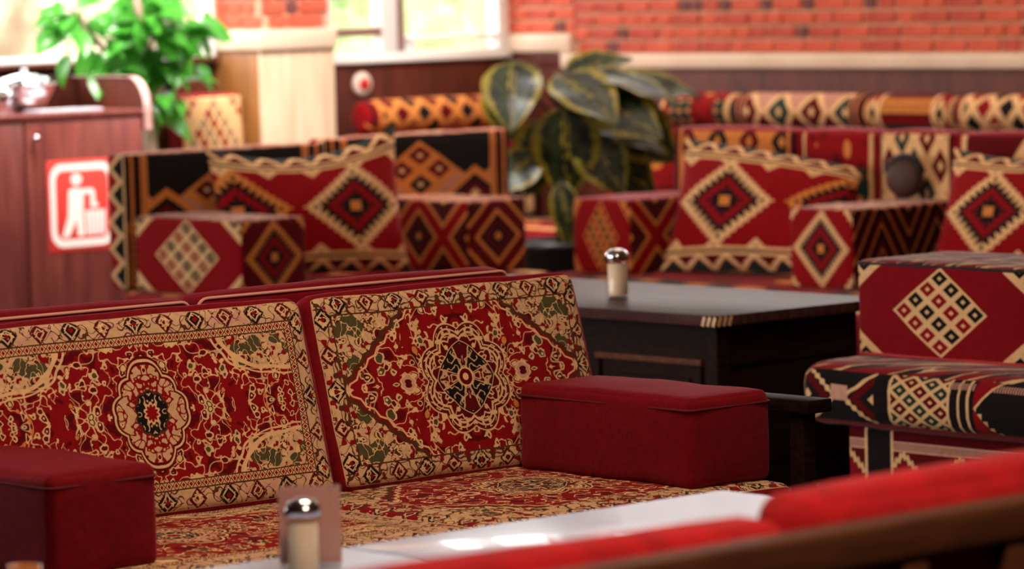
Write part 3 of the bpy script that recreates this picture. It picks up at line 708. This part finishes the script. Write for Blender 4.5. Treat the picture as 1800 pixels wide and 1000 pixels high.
# ------------------------------------------------------------------ dark wooden table with shaker
wt = empty('table', (8.2, 8.75, 0)); OW = (8.2, 8.75, 0); tag(wt, 'dark polished wooden table with panelled sides and inlaid corner', 'table')
bar('tabletop', (7.85, 7.925, .568), (8.60, 9.65, .60), tablewood, wt, r=.004, origin=OW)
bar('body', (7.93, 8.00, .05), (8.53, 9.58, .568), darkwood, wt, origin=OW)
for v0, v1 in ((8.06, 8.52), (8.58, 9.04), (9.10, 9.54)):
    bar('panel_frame', (7.918, v0, .44), (7.932, v1, .46), railwood, wt, r=.003, origin=OW); bar('panel_frame', (7.918, v0, .12), (7.932, v1, .14), railwood, wt, r=.003, origin=OW)
    for v in (v0, v1-.02): bar('panel_frame', (7.918, v, .14), (7.932, v+.02, .44), darkwood, wt, r=.003, origin=OW)
    bar('panel', (7.922, v0+.05, .18), (7.932, v1-.05, .40), darkwood, wt, r=.004, origin=OW)
bar('panel_frame', (7.98, 7.988, .44), (8.48, 8.002, .46), darkwood, wt, r=.003, origin=OW); bar('panel', (8.02, 7.990, .14), (8.44, 8.002, .40), darkwood, wt, r=.004, origin=OW)
bar('corner_post', (7.90, 7.97, 0), (7.955, 8.025, .568), darkwood, wt, r=.006, origin=OW)
inlay = plain('pale_corner_inlay', L(206, 166, 124), .5)
for i in range(3):
    rbox('corner_inlay', (.003, .012, .030), inlay, wt, (7.8495-OW[0], 7.935+i*.022-OW[1], .569), (math.radians(22), 0, 0), r=.001)
    rbox('corner_inlay', (.012, .003, .030), inlay, wt, (7.862+i*.022-OW[0], 7.9245-OW[1], .569), (0, math.radians(22), 0), r=.001)
for u in (7.95, 8.46):
    for v in (8.04, 9.50): bar('foot', (u, v, 0), (u+.06, v+.06, .05), darkwood, wt, origin=OW)
shaker((8.16, 8.665, .60), 1.05, 'glass sugar shaker with metal cap on the dark wooden table')

# ------------------------------------------------------------------ patterned kilim fabrics
kl_box = fabric('kilim_lattice_face', k_lattice(.60, .98, 4)); kl_stack = fabric('kilim_lattice_wide', k_lattice(.55, .93, 4, base=L(128, 8, 18)))
kl_dim = fabric('kilim_lattice_orange', k_lattice(.6, 1.0, 5, base=RED, line=ORANGE, c1=RED, c2=BLACK, dot=None))
kstep = fabric('kilim_step_face', k_step(.88, .98, base=DRED, edge=ORANGE)); kstep_r = fabric('kilim_step_bright', k_step(.88, .98, base=RED, edge=CREAM))
kchain = fabric('kilim_chain_face', k_chain(2.0, ph=.25)); kchain1 = fabric('kilim_chain_single', k_chain(1.0, base=DRED)); kchev = fabric('kilim_chevron_face', k_chevron(2))
kmountA = fabric('kilim_mountain_panel', k_mountain()); kmountB = fabric('kilim_mountain_panel_narrow', k_mountain(.6, line=ORANGE, pk=.95))
kpil = fabric('kilim_pillow_face', k_pillow()); kpil2 = fabric('kilim_pillow_face_flipped', k_pillow(True)); kmountR = fabric('kilim_lattice_cream_large', k_latrow(3.0, 2.6, CREAM, DRED, GREEN, DRED, CREAM)); kmountO = fabric('kilim_lattice_orange_large', k_latrow(4.0, 2.2, ORANGE, DRED, BLACK, DRED, ORANGE)); kzig = fabric('kilim_zigzag_edge', k_zigborder(5)); ktop = fabric('kilim_top_bars', k_topbars(0.0), sheen=.25)
kdia = fabric('kilim_diamond_row', k_diamonds(4)); kdia2 = fabric('kilim_diamond_row_orange', k_diamonds(3, DRED, BLACK, ORANGE)); kstr = fabric('kilim_stripes', k_stripes())
kdot = fabric('kilim_flower_squares', k_dots()); kfan = fabric('kilim_triangle_fan', k_fan()); kroll = fabric('kilim_seat_roll', k_seatroll()); kbase = fabric('kilim_base_cover', k_base())
klat_row = fabric('kilim_lattice_row', k_latrow(7.0, 1.6))
klat_or = fabric('kilim_lattice_row_orange', k_latrow(7.0, 1.8, ORANGE, DRED, BLACK))

def kcushion(name, lo, hi, mats, label, cat='cushion', group=None, r=.025, puff=.008, seed=1, pipes=(), n=10):
    s = tuple(h-l for l, h in zip(lo, hi)); hx, hy = s[0]/2, s[1]/2
    o = rbox(name, s, mats, None, ((lo[0]+hi[0])/2, (lo[1]+hi[1])/2, lo[2]), r=r, n=n, e=3, puff=puff, wrinkle=.0035, seed=seed)
    for (z, m) in pipes: tube('piping', rect_loop(hx-.002, hy-.002, z*s[2], r), .005, m, o, closed=True, k=6)
    return tag(o, label, cat, group)
# stack on the right: kilim bench with seat roll and box cushion
kb = empty('bench', (8.5, 7.2, 0)); tag(kb, 'low kilim covered bench base at the right under the black patterned seat cushion', 'bench')
rbox('upholstered_base', (.62, 1.3, .25), {'*': redcloth, '-x': kbase}, kb, (-.09, -.21, .03), r=.012, n=4)
for a in (-.38, .12):
    for b in (-.8, .36): rbox('foot', (.05, .05, .03), darkwood, kb, (a, b, 0))
kcushion('seat_cushion', (8.03, 6.30, .282), (8.80, 7.775, .462), {'*': redcloth, '-x': kroll, '+y': kzig, '+z': ktop}, 'thick black and cream kilim seat cushion on the bench at the right', r=.06, puff=.015, seed=21, n=18)
kcushion('box_cushion', (8.20, 7.03, .47), (8.60, 7.69, .752), {'*': redcloth, '-x': kl_stack, '+z': ktop, '+y': kstep}, 'red box cushion with a cream lattice diamond and black piping, at the right', r=.018, seed=22, pipes=((.965, darkpipe), (.03, redpipe)))

# left kilim sofa
ls = empty('sofa', (9.8, 12.1, 0)); OL = (9.8, 12.1, 0); tag(ls, 'dark wooden base of the kilim sofa beside the bin cabinet', 'sofa')
bar('seat_base', (8.93, 11.58, .04), (10.53, 12.42, .25), darkwood, ls, origin=OL); bar('back_board', (9.06, 12.46, .04), (11.0, 12.50, .86), darkwood, ls, origin=OL)
bar('back_plinth', (10.54, 12.34, .04), (11.0, 12.46, .34), darkwood, ls, origin=OL)
for a in (9.08, 10.9):
    bar('leg', (a, 12.46, 0), (a+.05, 12.50, .04), darkwood, ls, origin=OL)
for a in (8.97, 10.42):
    bar('leg', (a, 11.62, 0), (a+.05, 11.67, .04), darkwood, ls, origin=OL)
kcushion('seat_cushion', (8.92, 11.56, .25), (10.53, 12.33, .40), {'*': redcloth, '+z': kdot}, 'red flowered seat cushion of the kilim sofa by the bin cabinet', seed=23)
kcushion('back_cushion', (8.955, 12.34, .402), (9.97, 12.455, .938), {'*': redcloth, '-y': kmountA, '-x': kzig, '+z': ktop}, 'kilim back cushion behind the leaning pillow, next to the bin cabinet', group='kilim back cushions', r=.014, seed=24, puff=.004)
kcushion('back_cushion', (9.98, 12.34, .402), (11.0, 12.455, .952), {'*': redcloth, '-y': kmountB, '-x': kzig, '+z': ktop}, 'kilim back cushion with an orange mountain lattice beside the potted plant', group='kilim back cushions', r=.014, seed=25, puff=.004)
kcushion('box_cushion', (8.955, 11.60, .40), (9.275, 12.28, .70), {'*': redcloth, '-x': kl_box, '-y': kstep, '+z': ktop}, 'kilim box cushion with a cream lattice diamond at the left sofa end', group='kilim box cushions', r=.016, seed=26, puff=.004)
kcushion('box_cushion', (10.19, 11.70, .40), (10.515, 12.30, .70), {'*': redcloth, '-x': kchain, '-y': kchain1, '+z': ktop}, 'kilim box cushion with brown diamond chain, right of the leaning pillow', group='kilim box cushions', r=.016, seed=27, puff=.004)
def pillow(name, W, H, th, mat, loc, rot, label, sag=.03, seed=1, droop=0.0):
    N, M = 28, 22; V = []; F = []; UV = []
    for side in (-1, 1):
        for j in range(M+1):
            for i in range(N+1):
                a = i/N*2-1; b = j/M*2-1
                tk = th/2*((1-abs(a)**2.6)*(1-abs(b)**2.6))**.55
                x = a*W/2*(1-.06*(1-b*b)); z = (b*H/2)*(1-.05*(1-a*a))
                if b > 0: z -= sag*(1-a*a)*b+droop*(a+1)/2*b
                w = mnoise.noise(Vector((a*2.2+seed, b*2.2, side)))*.010
                V.append((x, side*(tk+.003)+w*(1-abs(a)**4)*(1-abs(b)**4), z+H/2))
    st_ = (N+1)*(M+1)
    for s in (0, 1):
        for j in range(M):
            for i in range(N):
                q = [s*st_+j*(N+1)+i, s*st_+j*(N+1)+i+1, s*st_+(j+1)*(N+1)+i+1, s*st_+(j+1)*(N+1)+i]
                uv = [(i/N, j/M), ((i+1)/N, j/M), ((i+1)/N, (j+1)/M), (i/N, (j+1)/M)]
                if s: q = q[::-1]; uv = uv[::-1]
                F.append(q); UV.append(uv)
    ring = [j*(N+1) for j in range(M+1)]; edge = list(range(N+1))+[j*(N+1)+N for j in range(1, M+1)]+[M*(N+1)+i for i in range(N-1, -1, -1)]+[j*(N+1) for j in range(M-1, 0, -1)]
    for k in range(len(edge)):
        a, b = edge[k], edge[(k+1) % len(edge)]; F.append((b, a, a+st_, b+st_)); UV.append([(.0, .5)]*4)
    return tag(mesh(name, V, F, mat, None, loc, rot, UV), label, 'pillow', 'kilim pillows')
pillow('pillow', .82, .55, .15, kpil2, (9.665, 12.03, .415), (-math.radians(14), 0, math.radians(-19)), 'kilim pillow leaning between the two box cushions of the left sofa', .075, 1, -.06)
# right kilim sofa
rs = empty('sofa', (10.7, 10.2, 0)); OR = (10.7, 10.2, 0); tag(rs, 'dark wooden base of the kilim sofa below the brick wall', 'sofa')
bar('seat_base', (9.75, 8.7, .04), (11.08, 11.5, .25), darkwood, rs, origin=OR); bar('back_board', (11.24, 8.7, .04), (11.28, 11.5, .88), darkwood, rs, origin=OR); bar('back_rail', (11.08, 8.7, .04), (11.24, 11.5, .38), darkwood, rs, origin=OR)
for a in (9.8, 11.0):
    for b in (8.75, 11.4): bar('leg', (a, b, 0), (a+.05, b+.05, .04), darkwood, rs, origin=OR)
for (v0, v1, sd) in ((8.72, 10.095, 31), (10.105, 11.48, 32)):
    kcushion('seat_cushion', (9.74, v0, .25), (11.09, v1, .40), {'*': redcloth, '+z': kdot}, 'red flowered kilim seat cushion below the brick wall, '+('near end' if sd == 31 else 'end by the potted plant'), group='kilim seat cushions', seed=sd)
for (v0, v1, m, lb, sd) in ((10.715, 11.44, kmountO, 'kilim back cushion with orange lattice just right of the potted plant', 33), (10.295, 10.705, kdot, 'red kilim back cushion with a dark green square behind the big pillow', 34),
                            (9.885, 10.285, kmountR, 'kilim back cushion with cream lattice behind the small round pouch', 38), (9.0, 9.875, kfan, 'kilim back cushion with cream triangles at the right edge', 35)):
    kcushion('back_cushion', (11.10, v0, .402), (11.23, v1, .962), {'*': redcloth, '-x': m}, lb, group='kilim back cushions', r=.03, seed=sd, puff=.01)
kcushion('box_cushion', (10.50, 11.07, .40), (11.07, 11.41, .705), {'*': redcloth, '-x': kl_dim, '-y': kchain, '+z': redcloth}, 'kilim box cushion with orange lattice diamond beside the potted plant', group='kilim box cushions', r=.016, seed=36, puff=.004)
kcushion('box_cushion', (10.46, 9.82, .40), (11.07, 10.15, .705), {'*': redcloth, '-x': kstep_r, '-y': kchev, '+z': ktop}, 'kilim box cushion with stepped cream diamond in the middle of the right sofa', group='kilim box cushions', r=.016, seed=37, puff=.004)
pillow('pillow', .86, .56, .16, kpil, (10.72, 10.62, .412), (-math.radians(22), 0, math.radians(-78)), 'big kilim pillow leaning between the two right-hand box cushions', -.02, 5, .12)
pillow('pillow', .80, .54, .16, kpil, (10.76, 9.30, .412), (-math.radians(22), 0, math.radians(-84)), 'kilim pillow at the right edge behind the lattice box cushion', .03, 9)
pc = empty('pouch', (11.0, 10.05, .71)); tag(pc, 'small round brown pouch with black top standing on a box cushion', 'pouch')
lathe('pouch_body', [(.0, -.035), (.05, -.033), (.072, -.02), (.078, 0), (.072, .02), (.05, .033), (.0, .035)], plain('brown_leather', L(70, 32, 20), .6, nscale=12, ncol=L(52, 24, 16)), pc, (0, 0, .078), rot=(math.radians(90), 0, math.radians(-70)))
tube('pouch_rim', [(math.cos(math.radians(a))*.07*math.cos(math.radians(-70)), math.cos(math.radians(a))*.07*math.sin(math.radians(-70)), .078+math.sin(math.radians(a))*.076) for a in range(15, 170, 12)], .022, darkpipe, pc)

# benches along the two walls with bolsters
def wallbench(lo, hi, back_lo, back_hi, label):
    c_ = ((lo[0]+hi[0])/2, (lo[1]+hi[1])/2, 0); e = empty('bench', c_); tag(e, label, 'bench', 'wall benches')
    bar('seat_base', lo, hi, darkwood, e, origin=c_); bar('back_board', back_lo, back_hi, darkwood, e, origin=c_)
wallbench((12.10, 9.3, 0), (12.80, 13.55, .30), (12.80, 9.3, 0), (12.865, 13.55, .86), 'dark bench base along the brick wall')
wallbench((11.66, 13.62, 0), (12.84, 14.32, .30), (11.66, 14.32, 0), (12.84, 14.42, .86), 'dark bench base below the window')
kcushion('seat_cushion', (12.10, 9.3, .30), (12.62, 13.55, .42), {'*': redcloth, '+z': kdot}, 'long red seat cushion of the bench along the brick wall', seed=41, n=16)
kcushion('seat_cushion', (11.66, 13.60, .30), (12.62, 14.14, .42), {'*': redcloth, '+z': kdot}, 'red seat cushion of the bench below the window', seed=42)
kcushion('back_cushion', (12.64, 9.35, .42), (12.79, 13.5, .872), {'*': redcloth, '-x': kdot}, 'long red flowered back cushion on the bench along the brick wall', seed=43, n=16)
kcushion('back_cushion', (11.68, 14.16, .42), (12.80, 14.31, .862), {'*': redcloth, '-y': kdot}, 'red flowered back cushion on the bench below the window', seed=44)
def bolster(p0, p1, rad, mat, label, seed):
    p0 = Vector(p0); p1 = Vector(p1); d = p1-p0; Lh = d.length; k = 24; V = []; F = []; UV = []
    prof = [(0, .55), (.006, .80), (.02, .94), (.05, 1.0)]; m_ = 18
    xs = [(a, f) for a, f in prof]+[(.05+(Lh-.10)*i/m_, 1.0+.02*math.sin(math.pi*i/m_)) for i in range(1, m_)]+[(Lh-a, f) for a, f in reversed(prof)]
    for (x, f_) in xs:
        for j in range(k):
            a = 2*math.pi*j/k; rr = rad*f_*(1+.02*mnoise.noise(Vector((x*5, math.cos(a), math.sin(a)+seed))))
            V.append((x, -rr*math.cos(a), rr*math.sin(a)+rad))
    for i in range(len(xs)-1):
        for j in range(k):
            F.append((i*k+j, i*k+(j+1) % k, (i+1)*k+(j+1) % k, (i+1)*k+j)[::-1])
            v = lambda jj: ((jj/k+.5) % 1.0 if False else jj/k)
            def vv(jj):
                q = jj if jj <= k/2 else jj-k                      # front arc from -k/4 (bottom) to k/4 (top)
                return .5+q/(k/2.0)
            ja, jb = j, j+1
            va = vv(ja); vb = vv(jb) if jb != k else vv(0)
            if abs(vb-va) > .5: vb = va
            UV.append([(xs[i][0]/Lh, va), (xs[i][0]/Lh, vb), (xs[i+1][0]/Lh, vb), (xs[i+1][0]/Lh, va)][::-1])
    F.append(tuple(range(k))); UV.append([(.01, .5)]*k); F.append(tuple(range((len(xs)-1)*k, len(xs)*k))[::-1]); UV.append([(.01, .5)]*k)
    o = mesh('bolster', V, F, mat, None, tuple(p0), (0, 0, math.atan2(d.y, d.x)), UV)
    return tag(o, label, 'bolster', 'kilim bolsters under the brick wall and window')
ZB = .872
bolster((12.70, 13.10, ZB), (12.70, 12.62, ZB), .083, kdot, 'kilim bolster with green squares, partly behind the variegated plant', 1)
bolster((12.70, 12.61, ZB), (12.70, 11.78, ZB), .083, kdia, 'kilim bolster with a row of four diamonds under the brick wall', 2)
bolster((12.70, 11.77, ZB), (12.70, 11.27, ZB), .083, kstr, 'kilim bolster with yellow and black stripes under the brick wall', 3)
bolster((12.70, 11.26, ZB), (12.70, 10.35, ZB), .083, klat_row, 'kilim bolster with red and cream lattice at the far right', 4)
bolster((11.70, 14.20, .862), (12.66, 14.20, .862), .083, klat_or, 'kilim bolster with orange lattice below the window', 5)

# ------------------------------------------------------------------ bin cabinet with sign
cb = empty('bin_cabinet', (9.75, 13.9, 0)); OC = (9.75, 13.9, 0); tag(cb, 'reddish wooden waste bin cabinet with raised gallery top', 'cabinet')
def cbar(n, lo, hi, m=cabwood, p=cb, r=.005): return bar(n, lo, hi, m, p, r=r, origin=OC)
cbar('carcass', (9.0, 13.63, .05), (9.985, 14.10, 1.04)); cbar('countertop', (8.98, 13.60, 1.04), (9.99, 14.12, 1.068)); cbar('plinth', (9.03, 13.66, 0), (9.95, 14.08, .05), darkwood)
cbar('gallery_back', (8.98, 14.12, .95), (10.02, 14.145, 1.21), panelwood)
# side gallery with rounded front shoulder
prof = [(13.60, .975), (13.60, 1.06)]+[(13.60+.12*(1-math.cos(math.radians(a))), 1.06+.145*math.sin(math.radians(a))) for a in range(10, 91, 10)]+[(14.145, 1.205), (14.145, .975)]
V = [(x-OC[0], y-OC[1], z) for x in (9.992, 10.022) for y, z in prof]; n_ = len(prof)
F = [tuple(range(n_)), tuple(range(n_, 2*n_))[::-1]]+[(i, n_+i, n_+(i+1) % n_, (i+1) % n_) for i in range(n_)]
mesh('gallery_side', V, F, panelwood, cb, smooth=False)
eb = plain('pale_edge_banding', L(206, 170, 164), .35, nscale=8, ncol=L(186, 140, 132))
po = [(y-.004 if i < 3 else y-.003, z+(.004 if i > 3 else 0)) for i, (y, z) in enumerate(prof[:-1])]
V = [(x-OC[0], y-OC[1], z) for x in (9.988, 10.026) for ring in (po, prof[:-1]) for y, z in ring]; m_ = len(po); F = []
for i in range(m_-1): F += [(i, i+1, 2*m_+i+1, 2*m_+i), (i, m_+i, m_+i+1, i+1), (2*m_+i, 2*m_+i+1, 3*m_+i+1, 3*m_+i)]
mesh('edge_banding', V, F, eb, cb, smooth=False)
d1 = cbar('door', (9.01, 13.606, .08), (9.352, 13.632, 1.03)); d2 = cbar('door', (9.364, 13.606, .08), (9.98, 13.632, 1.03))
lathe('knob', [(.006, 0), (.006, .012), (.014, .018), (.015, .026), (.008, .032), (0, .033)], chrome, d2, (9.405-OC[0]-d2.location.x, 13.606-OC[1]-d2.location.y, .965-d2.location.z), rot=(math.pi/2, 0, 0))
# sign: flat sticker with border, figure and bin
SX, SZ, SW, SH = 9.465, .468, .355, .395; sy = 13.6045
sg = rbox('litter_sign', (SW, .002, SH), signred, None, (SX+SW/2, sy, SZ), r=.0008); tag(sg, 'red sticker sign with a white figure dropping litter in a bin', 'sign')
def flat(name, pts, y=-.0022, holes=None, m=signwhite):
    Vv = [((x-.5)*SW, yy, z*SH) for yy in (y, y+.001) for x, z in pts]; n = len(pts)
    Ff = [tuple(range(n)), tuple(range(n, 2*n))[::-1]]+[(i, (i+1) % n, n+(i+1) % n, n+i)[::-1] for i in range(n)]
    return mesh(name, Vv, Ff, m, sg, smooth=False)
def rr_pts(x0, x1, z0, z1, r):
    out = []
    for cx, cz, a0 in ((x1-r, z1-r, 0), (x0+r, z1-r, 90), (x0+r, z0+r, 180), (x1-r, z0+r, 270)):
        for i in range(7): a = math.radians(a0+15*i); out.append((cx+r*math.cos(a), cz+r*math.sin(a)))
    return out
oa, ob = rr_pts(.04, .98, .05, .96, .17), rr_pts(.12, .90, .13, .88, .11); n = len(oa)
Vv = [((x-.5)*SW, yy, z*SH) for yy in (-.0022, -.001) for ring in (oa, ob) for x, z in ring]
Ff = []
for i in range(n):
    j = (i+1) % n; Ff += [(i, j, n+j, n+i), (i, 2*n+i, 2*n+j, j), (n+i, n+j, 3*n+j, 3*n+i)]
mesh('border', Vv, Ff, signwhite, sg, smooth=False)
flat('pictogram_head', [(.43+.08*math.cos(a*.3142), .785+.066*math.sin(a*.3142)) for a in range(20)])
flat('pictogram_body', [(.31, .67), (.40, .695), (.50, .68), (.66, .68), (.70, .64), (.70, .52), (.63, .52), (.63, .62), (.53, .62), (.52, .40), (.53, .16), (.43, .16), (.42, .34), (.30, .16), (.20, .16), (.29, .38)])
flat('pictogram_litter', [(.63, .47), (.74, .47), (.74, .52), (.63, .52)])
for i in range(5):
    x0 = .55+i*.062; flat('pictogram_bin_stave', [(x0+(.5-i/5)*.02, .17), (x0+.045+(.4-i/5)*.02, .17), (x0+.050, .44), (x0-.003, .44)])
# things on the cabinet
bw = empty('steel_bowl', (9.56, 13.88, 1.068)); tag(bw, 'shiny steel bowl with lid standing on the bin cabinet', 'bowl')
lathe('bowl', [(.05, 0), (.06, .004), (.09, .035), (.12, .08), (.135, .115), (.15, .12), (.15, .124), (.128, .12), (.112, .085), (.08, .04), (0, .012)], chrome, bw)
lathe('lid', [(.128, .122), (.10, .145), (.05, .16), (.015, .165), (.012, .175), (.016, .185), (0, .19)], chrome, bw)
b2 = lathe('steel_cup', [(.045, 0), (.05, .003), (.055, .06), (.062, .12), (.059, .12), (.05, .01), (0, .008)], chrome, None, (9.385, 13.82, 1.068)); tag(b2, 'steel cup beside the bowl at the left edge', 'cup')
ty = rbox('tray', (.42, .26, .012), plain('pale_grey_tray', L(196, 196, 204), .3), None, (9.36, 13.74, 1.0685), r=.004); tag(ty, 'thin pale grey tray in front on the bin cabinet', 'tray')
ty.location = (9.62, 13.685, 1.0685); ty.scale = (.8, .45, 1)
# lattice cushion between ficus and pier
lc = kcushion('back_cushion', (10.66, 14.22, .56), (11.02, 14.34, 1.09), {'*': redcloth, '-y': fabric('kilim_cream_lattice', k_lattice(1.0, 1.0, 6, base=CREAM, line=CREAM, c1=RED, c2=L(150, 120, 90), dot=None))}, 'cream and red lattice cushion beside the bleached pier', seed=51)
cbch = empty('bench', (10.7, 14.3, 0)); tag(cbch, 'narrow dark bench left of the bleached pier', 'bench')
bar('seat_base', (10.60, 14.16, 0), (11.03, 14.43, .56), darkwood, cbch, origin=(10.7, 14.3, 0))

# ------------------------------------------------------------------ plants
def leaf_mesh(name, Lg, W, mat, curl, fold, seed, wavy=0.0):
    n, k = 10, 6; V = []; F = []; UV = []
    for i in range(n+1):
        s = i/n; w = W/2*(math.sin(math.pi*min(s**.75, 1))**.85)*(1-.15*s) if 0 < s < 1 else .002
        for j in range(k+1):
            a = j/k*2-1
            V.append((a*w, s*Lg-curl*.15*s*s*Lg, -curl*s*s*Lg*.5+fold*abs(a)*w+wavy*math.sin(s*15+a*2+seed)*abs(a)))
            UV.append((j/k, s))
    fs = []; fu = []
    for i in range(n):
        for j in range(k):
            q = (i*(k+1)+j, i*(k+1)+j+1, (i+1)*(k+1)+j+1, (i+1)*(k+1)+j); fs.append(q); fu.append([UV[x] for x in q])
    me = bpy.data.meshes.new(name); me.from_pydata(V, [], fs); me.materials.append(mat)
    l = me.uv_layers.new(name='UVMap'); l.data.foreach_set('uv', [c for f_ in fu for uv in f_ for c in uv]); me.polygons.foreach_set('use_smooth', [True]*len(fs)); return me
def orient(direction, normal):
    y = Vector(direction).normalized(); z = Vector(normal); z = (z-y*z.dot(y)).normalized(); x = y.cross(z)
    return Matrix((x, y, z)).transposed().to_euler()
def put_leaf(me, parent, base, direction, normal, s=1.0, name='leaf'):
    o = bpy.data.objects.new(name, me); link(o, parent); o.location = base; o.rotation_euler = orient(direction, normal); o.scale = (s, s, s); return o
TOCAM = -fh
# ficus beside the cabinet
fp = empty('potted_ficus', (10.33, 14.02, 0)); tag(fp, 'leafy green potted ficus tree between the bin cabinet and the pier', 'plant')
lathe('pot', [(.13, 0), (.14, .01), (.185, .30), (.20, .31), (.20, .345), (.18, .345), (.165, .29), (0, .29)], potm, fp)
lathe('soil', [(.166, .295), (.10, .312), (0, .318)], soil, fp, k=16)
tube('trunk', [(0, 0, .29), (.01, .0, .6), (0, .01, .85), (-.01, .02, 1.02)], [.045, .04, .038, .036], barkm, fp)
br = [[(-.01, .02, 1.0), (-.09, .06, 1.14), (-.19, .02, 1.28), (-.33, 0, 1.42), (-.42, 0, 1.52)], [(-.01, .02, 1.0), (.0, .0, 1.2), (.02, -.02, 1.42), (.0, 0, 1.75)], [(.0, .02, .98), (.07, -.03, 1.12), (.14, -.08, 1.28), (.22, -.10, 1.5)], [(0, 0, 1.2), (-.10, -.1, 1.38), (-.18, -.16, 1.6)]]
for b in br: tube('branch', b, [.026, .020, .015, .009, .007][:len(b)], barkm, fp)
rnd = random.Random(11); lm = [leaf_mesh('leaf', .155, .10, ficus_l, c_, .25, i) for i, c_ in enumerate((.3, .7, 1.0))]
k = 0
while k < 170:
    b = rnd.choice(br); i = rnd.randrange(1, len(b)); q = Vector(b[i-1]).lerp(Vector(b[i]), rnd.random())
    if q.z < 1.22 and rnd.random() < .75: continue
    d = Vector((rnd.uniform(-1, 1), rnd.uniform(-1, .7), rnd.uniform(-.9, .55))).normalized()
    base = q+d*rnd.uniform(.02, .15)
    if base.z > 1.85: continue
    nrm = Vector((rnd.uniform(-.5, .5), rnd.uniform(-.9, .1), 1.0))+TOCAM*rnd.uniform(0, .9)
    put_leaf(rnd.choice(lm), fp, base, d, nrm, rnd.uniform(.75, 1.15)); k += 1
# variegated plant in the corner
vp = empty('potted_plant', (11.80, 12.90, 0)); tag(vp, 'large variegated green and yellow leafed plant in the sofa corner', 'plant')
lathe('pot', [(.14, 0), (.15, .01), (.20, .36), (.215, .37), (.215, .40), (.20, .40), (.192, .34), (0, .34)], potm, vp)
lathe('soil', [(.192, .345), (.10, .36), (0, .366)], soil, vp, k=16)
R_ = rt; dn = Vector((0, 0, -1)); upv = Vector((0, 0, 1))
vm = [leaf_mesh('leaf', 1.0, .74, croton_l, .35, .12, i, .02) for i in range(2)]+[leaf_mesh('leaf', 1.0, .42, croton_l, .5, .15, i, .02) for i in range(2)]
def VL(r, z, d, ln, kind, direction, normal):
    """leaf starting r metres right of the pot axis and z high, d metres towards the viewer"""
    base = R_*r+TOCAM*d+upv*z; put_leaf(vm[kind], vp, base, direction, normal, ln); return base
bs_ = []
for a in ((-.20, 1.22, .05, .40, 0, dn*.7+TOCAM*.7-R_*.05, TOCAM*.45+upv*.9), (-.27, 1.14, .10, .30, 0, dn*.9+TOCAM*.35+R_*.2, TOCAM*.9+upv*.35),
          (.03, 1.02, .14, .46, 0, dn+TOCAM*.12, TOCAM+upv*.12), (.0, 1.16, .10, .44, 0, R_*.55+TOCAM*.6+dn*.35, TOCAM*.5+upv),
          (.12, 1.16, .06, .50, 2, R_*.95+dn*.12+TOCAM*.25, TOCAM*.4+upv), (.12, 1.06, .10, .44, 0, R_*.8+dn*.35+TOCAM*.4, TOCAM*.7+upv*.7),
          (.10, .96, .08, .46, 2, R_*.85+dn*.2+TOCAM*.2, TOCAM*.6+upv*.8), (.12, .90, .10, .36, 1, R_*.4+dn*.7+TOCAM*.3, TOCAM+upv*.2),
          (-.10, .80, .10, .30, 1, -R_*.75+dn*.5+TOCAM*.4, TOCAM*.9+upv*.5), (.0, .68, .14, .36, 3, dn*.9+R_*.15+TOCAM*.3, TOCAM+upv*.1),
          (.20, 1.10, .02, .48, 2, R_*.9+upv*.05+TOCAM*.1, TOCAM*.7+upv*.7), (.03, 1.14, -.05, .34, 1, R_*.5+upv*.2, TOCAM*.5+upv*.8),
          (-.02, .96, .0, .40, 1, -R_*.3+dn*.8+TOCAM*.2, TOCAM+upv*.2), (.22, 1.00, .0, .44, 0, R_*.75+dn*.55, TOCAM+upv*.3), (.16, .84, .02, .40, 1, R_*.7+dn*.6, TOCAM+upv*.3)):
    bs_.append(VL(*a))
tube('stem', [(0, 0, .33), (.0, .01, .6), (.01, 0, .9), (0, 0, 1.06)], [.024, .02, .018, .014], plain('green_brown_stem', L(62, 60, 34), .6), vp)
for b in bs_:
    tube('leaf_stalk', [(0, 0, max(.4, b.z-.22)), tuple(b*.5+Vector((0, 0, b.z*.5-.02))), tuple(b)], [.009, .007, .006], MATS['green_brown_stem'], vp, k=6)
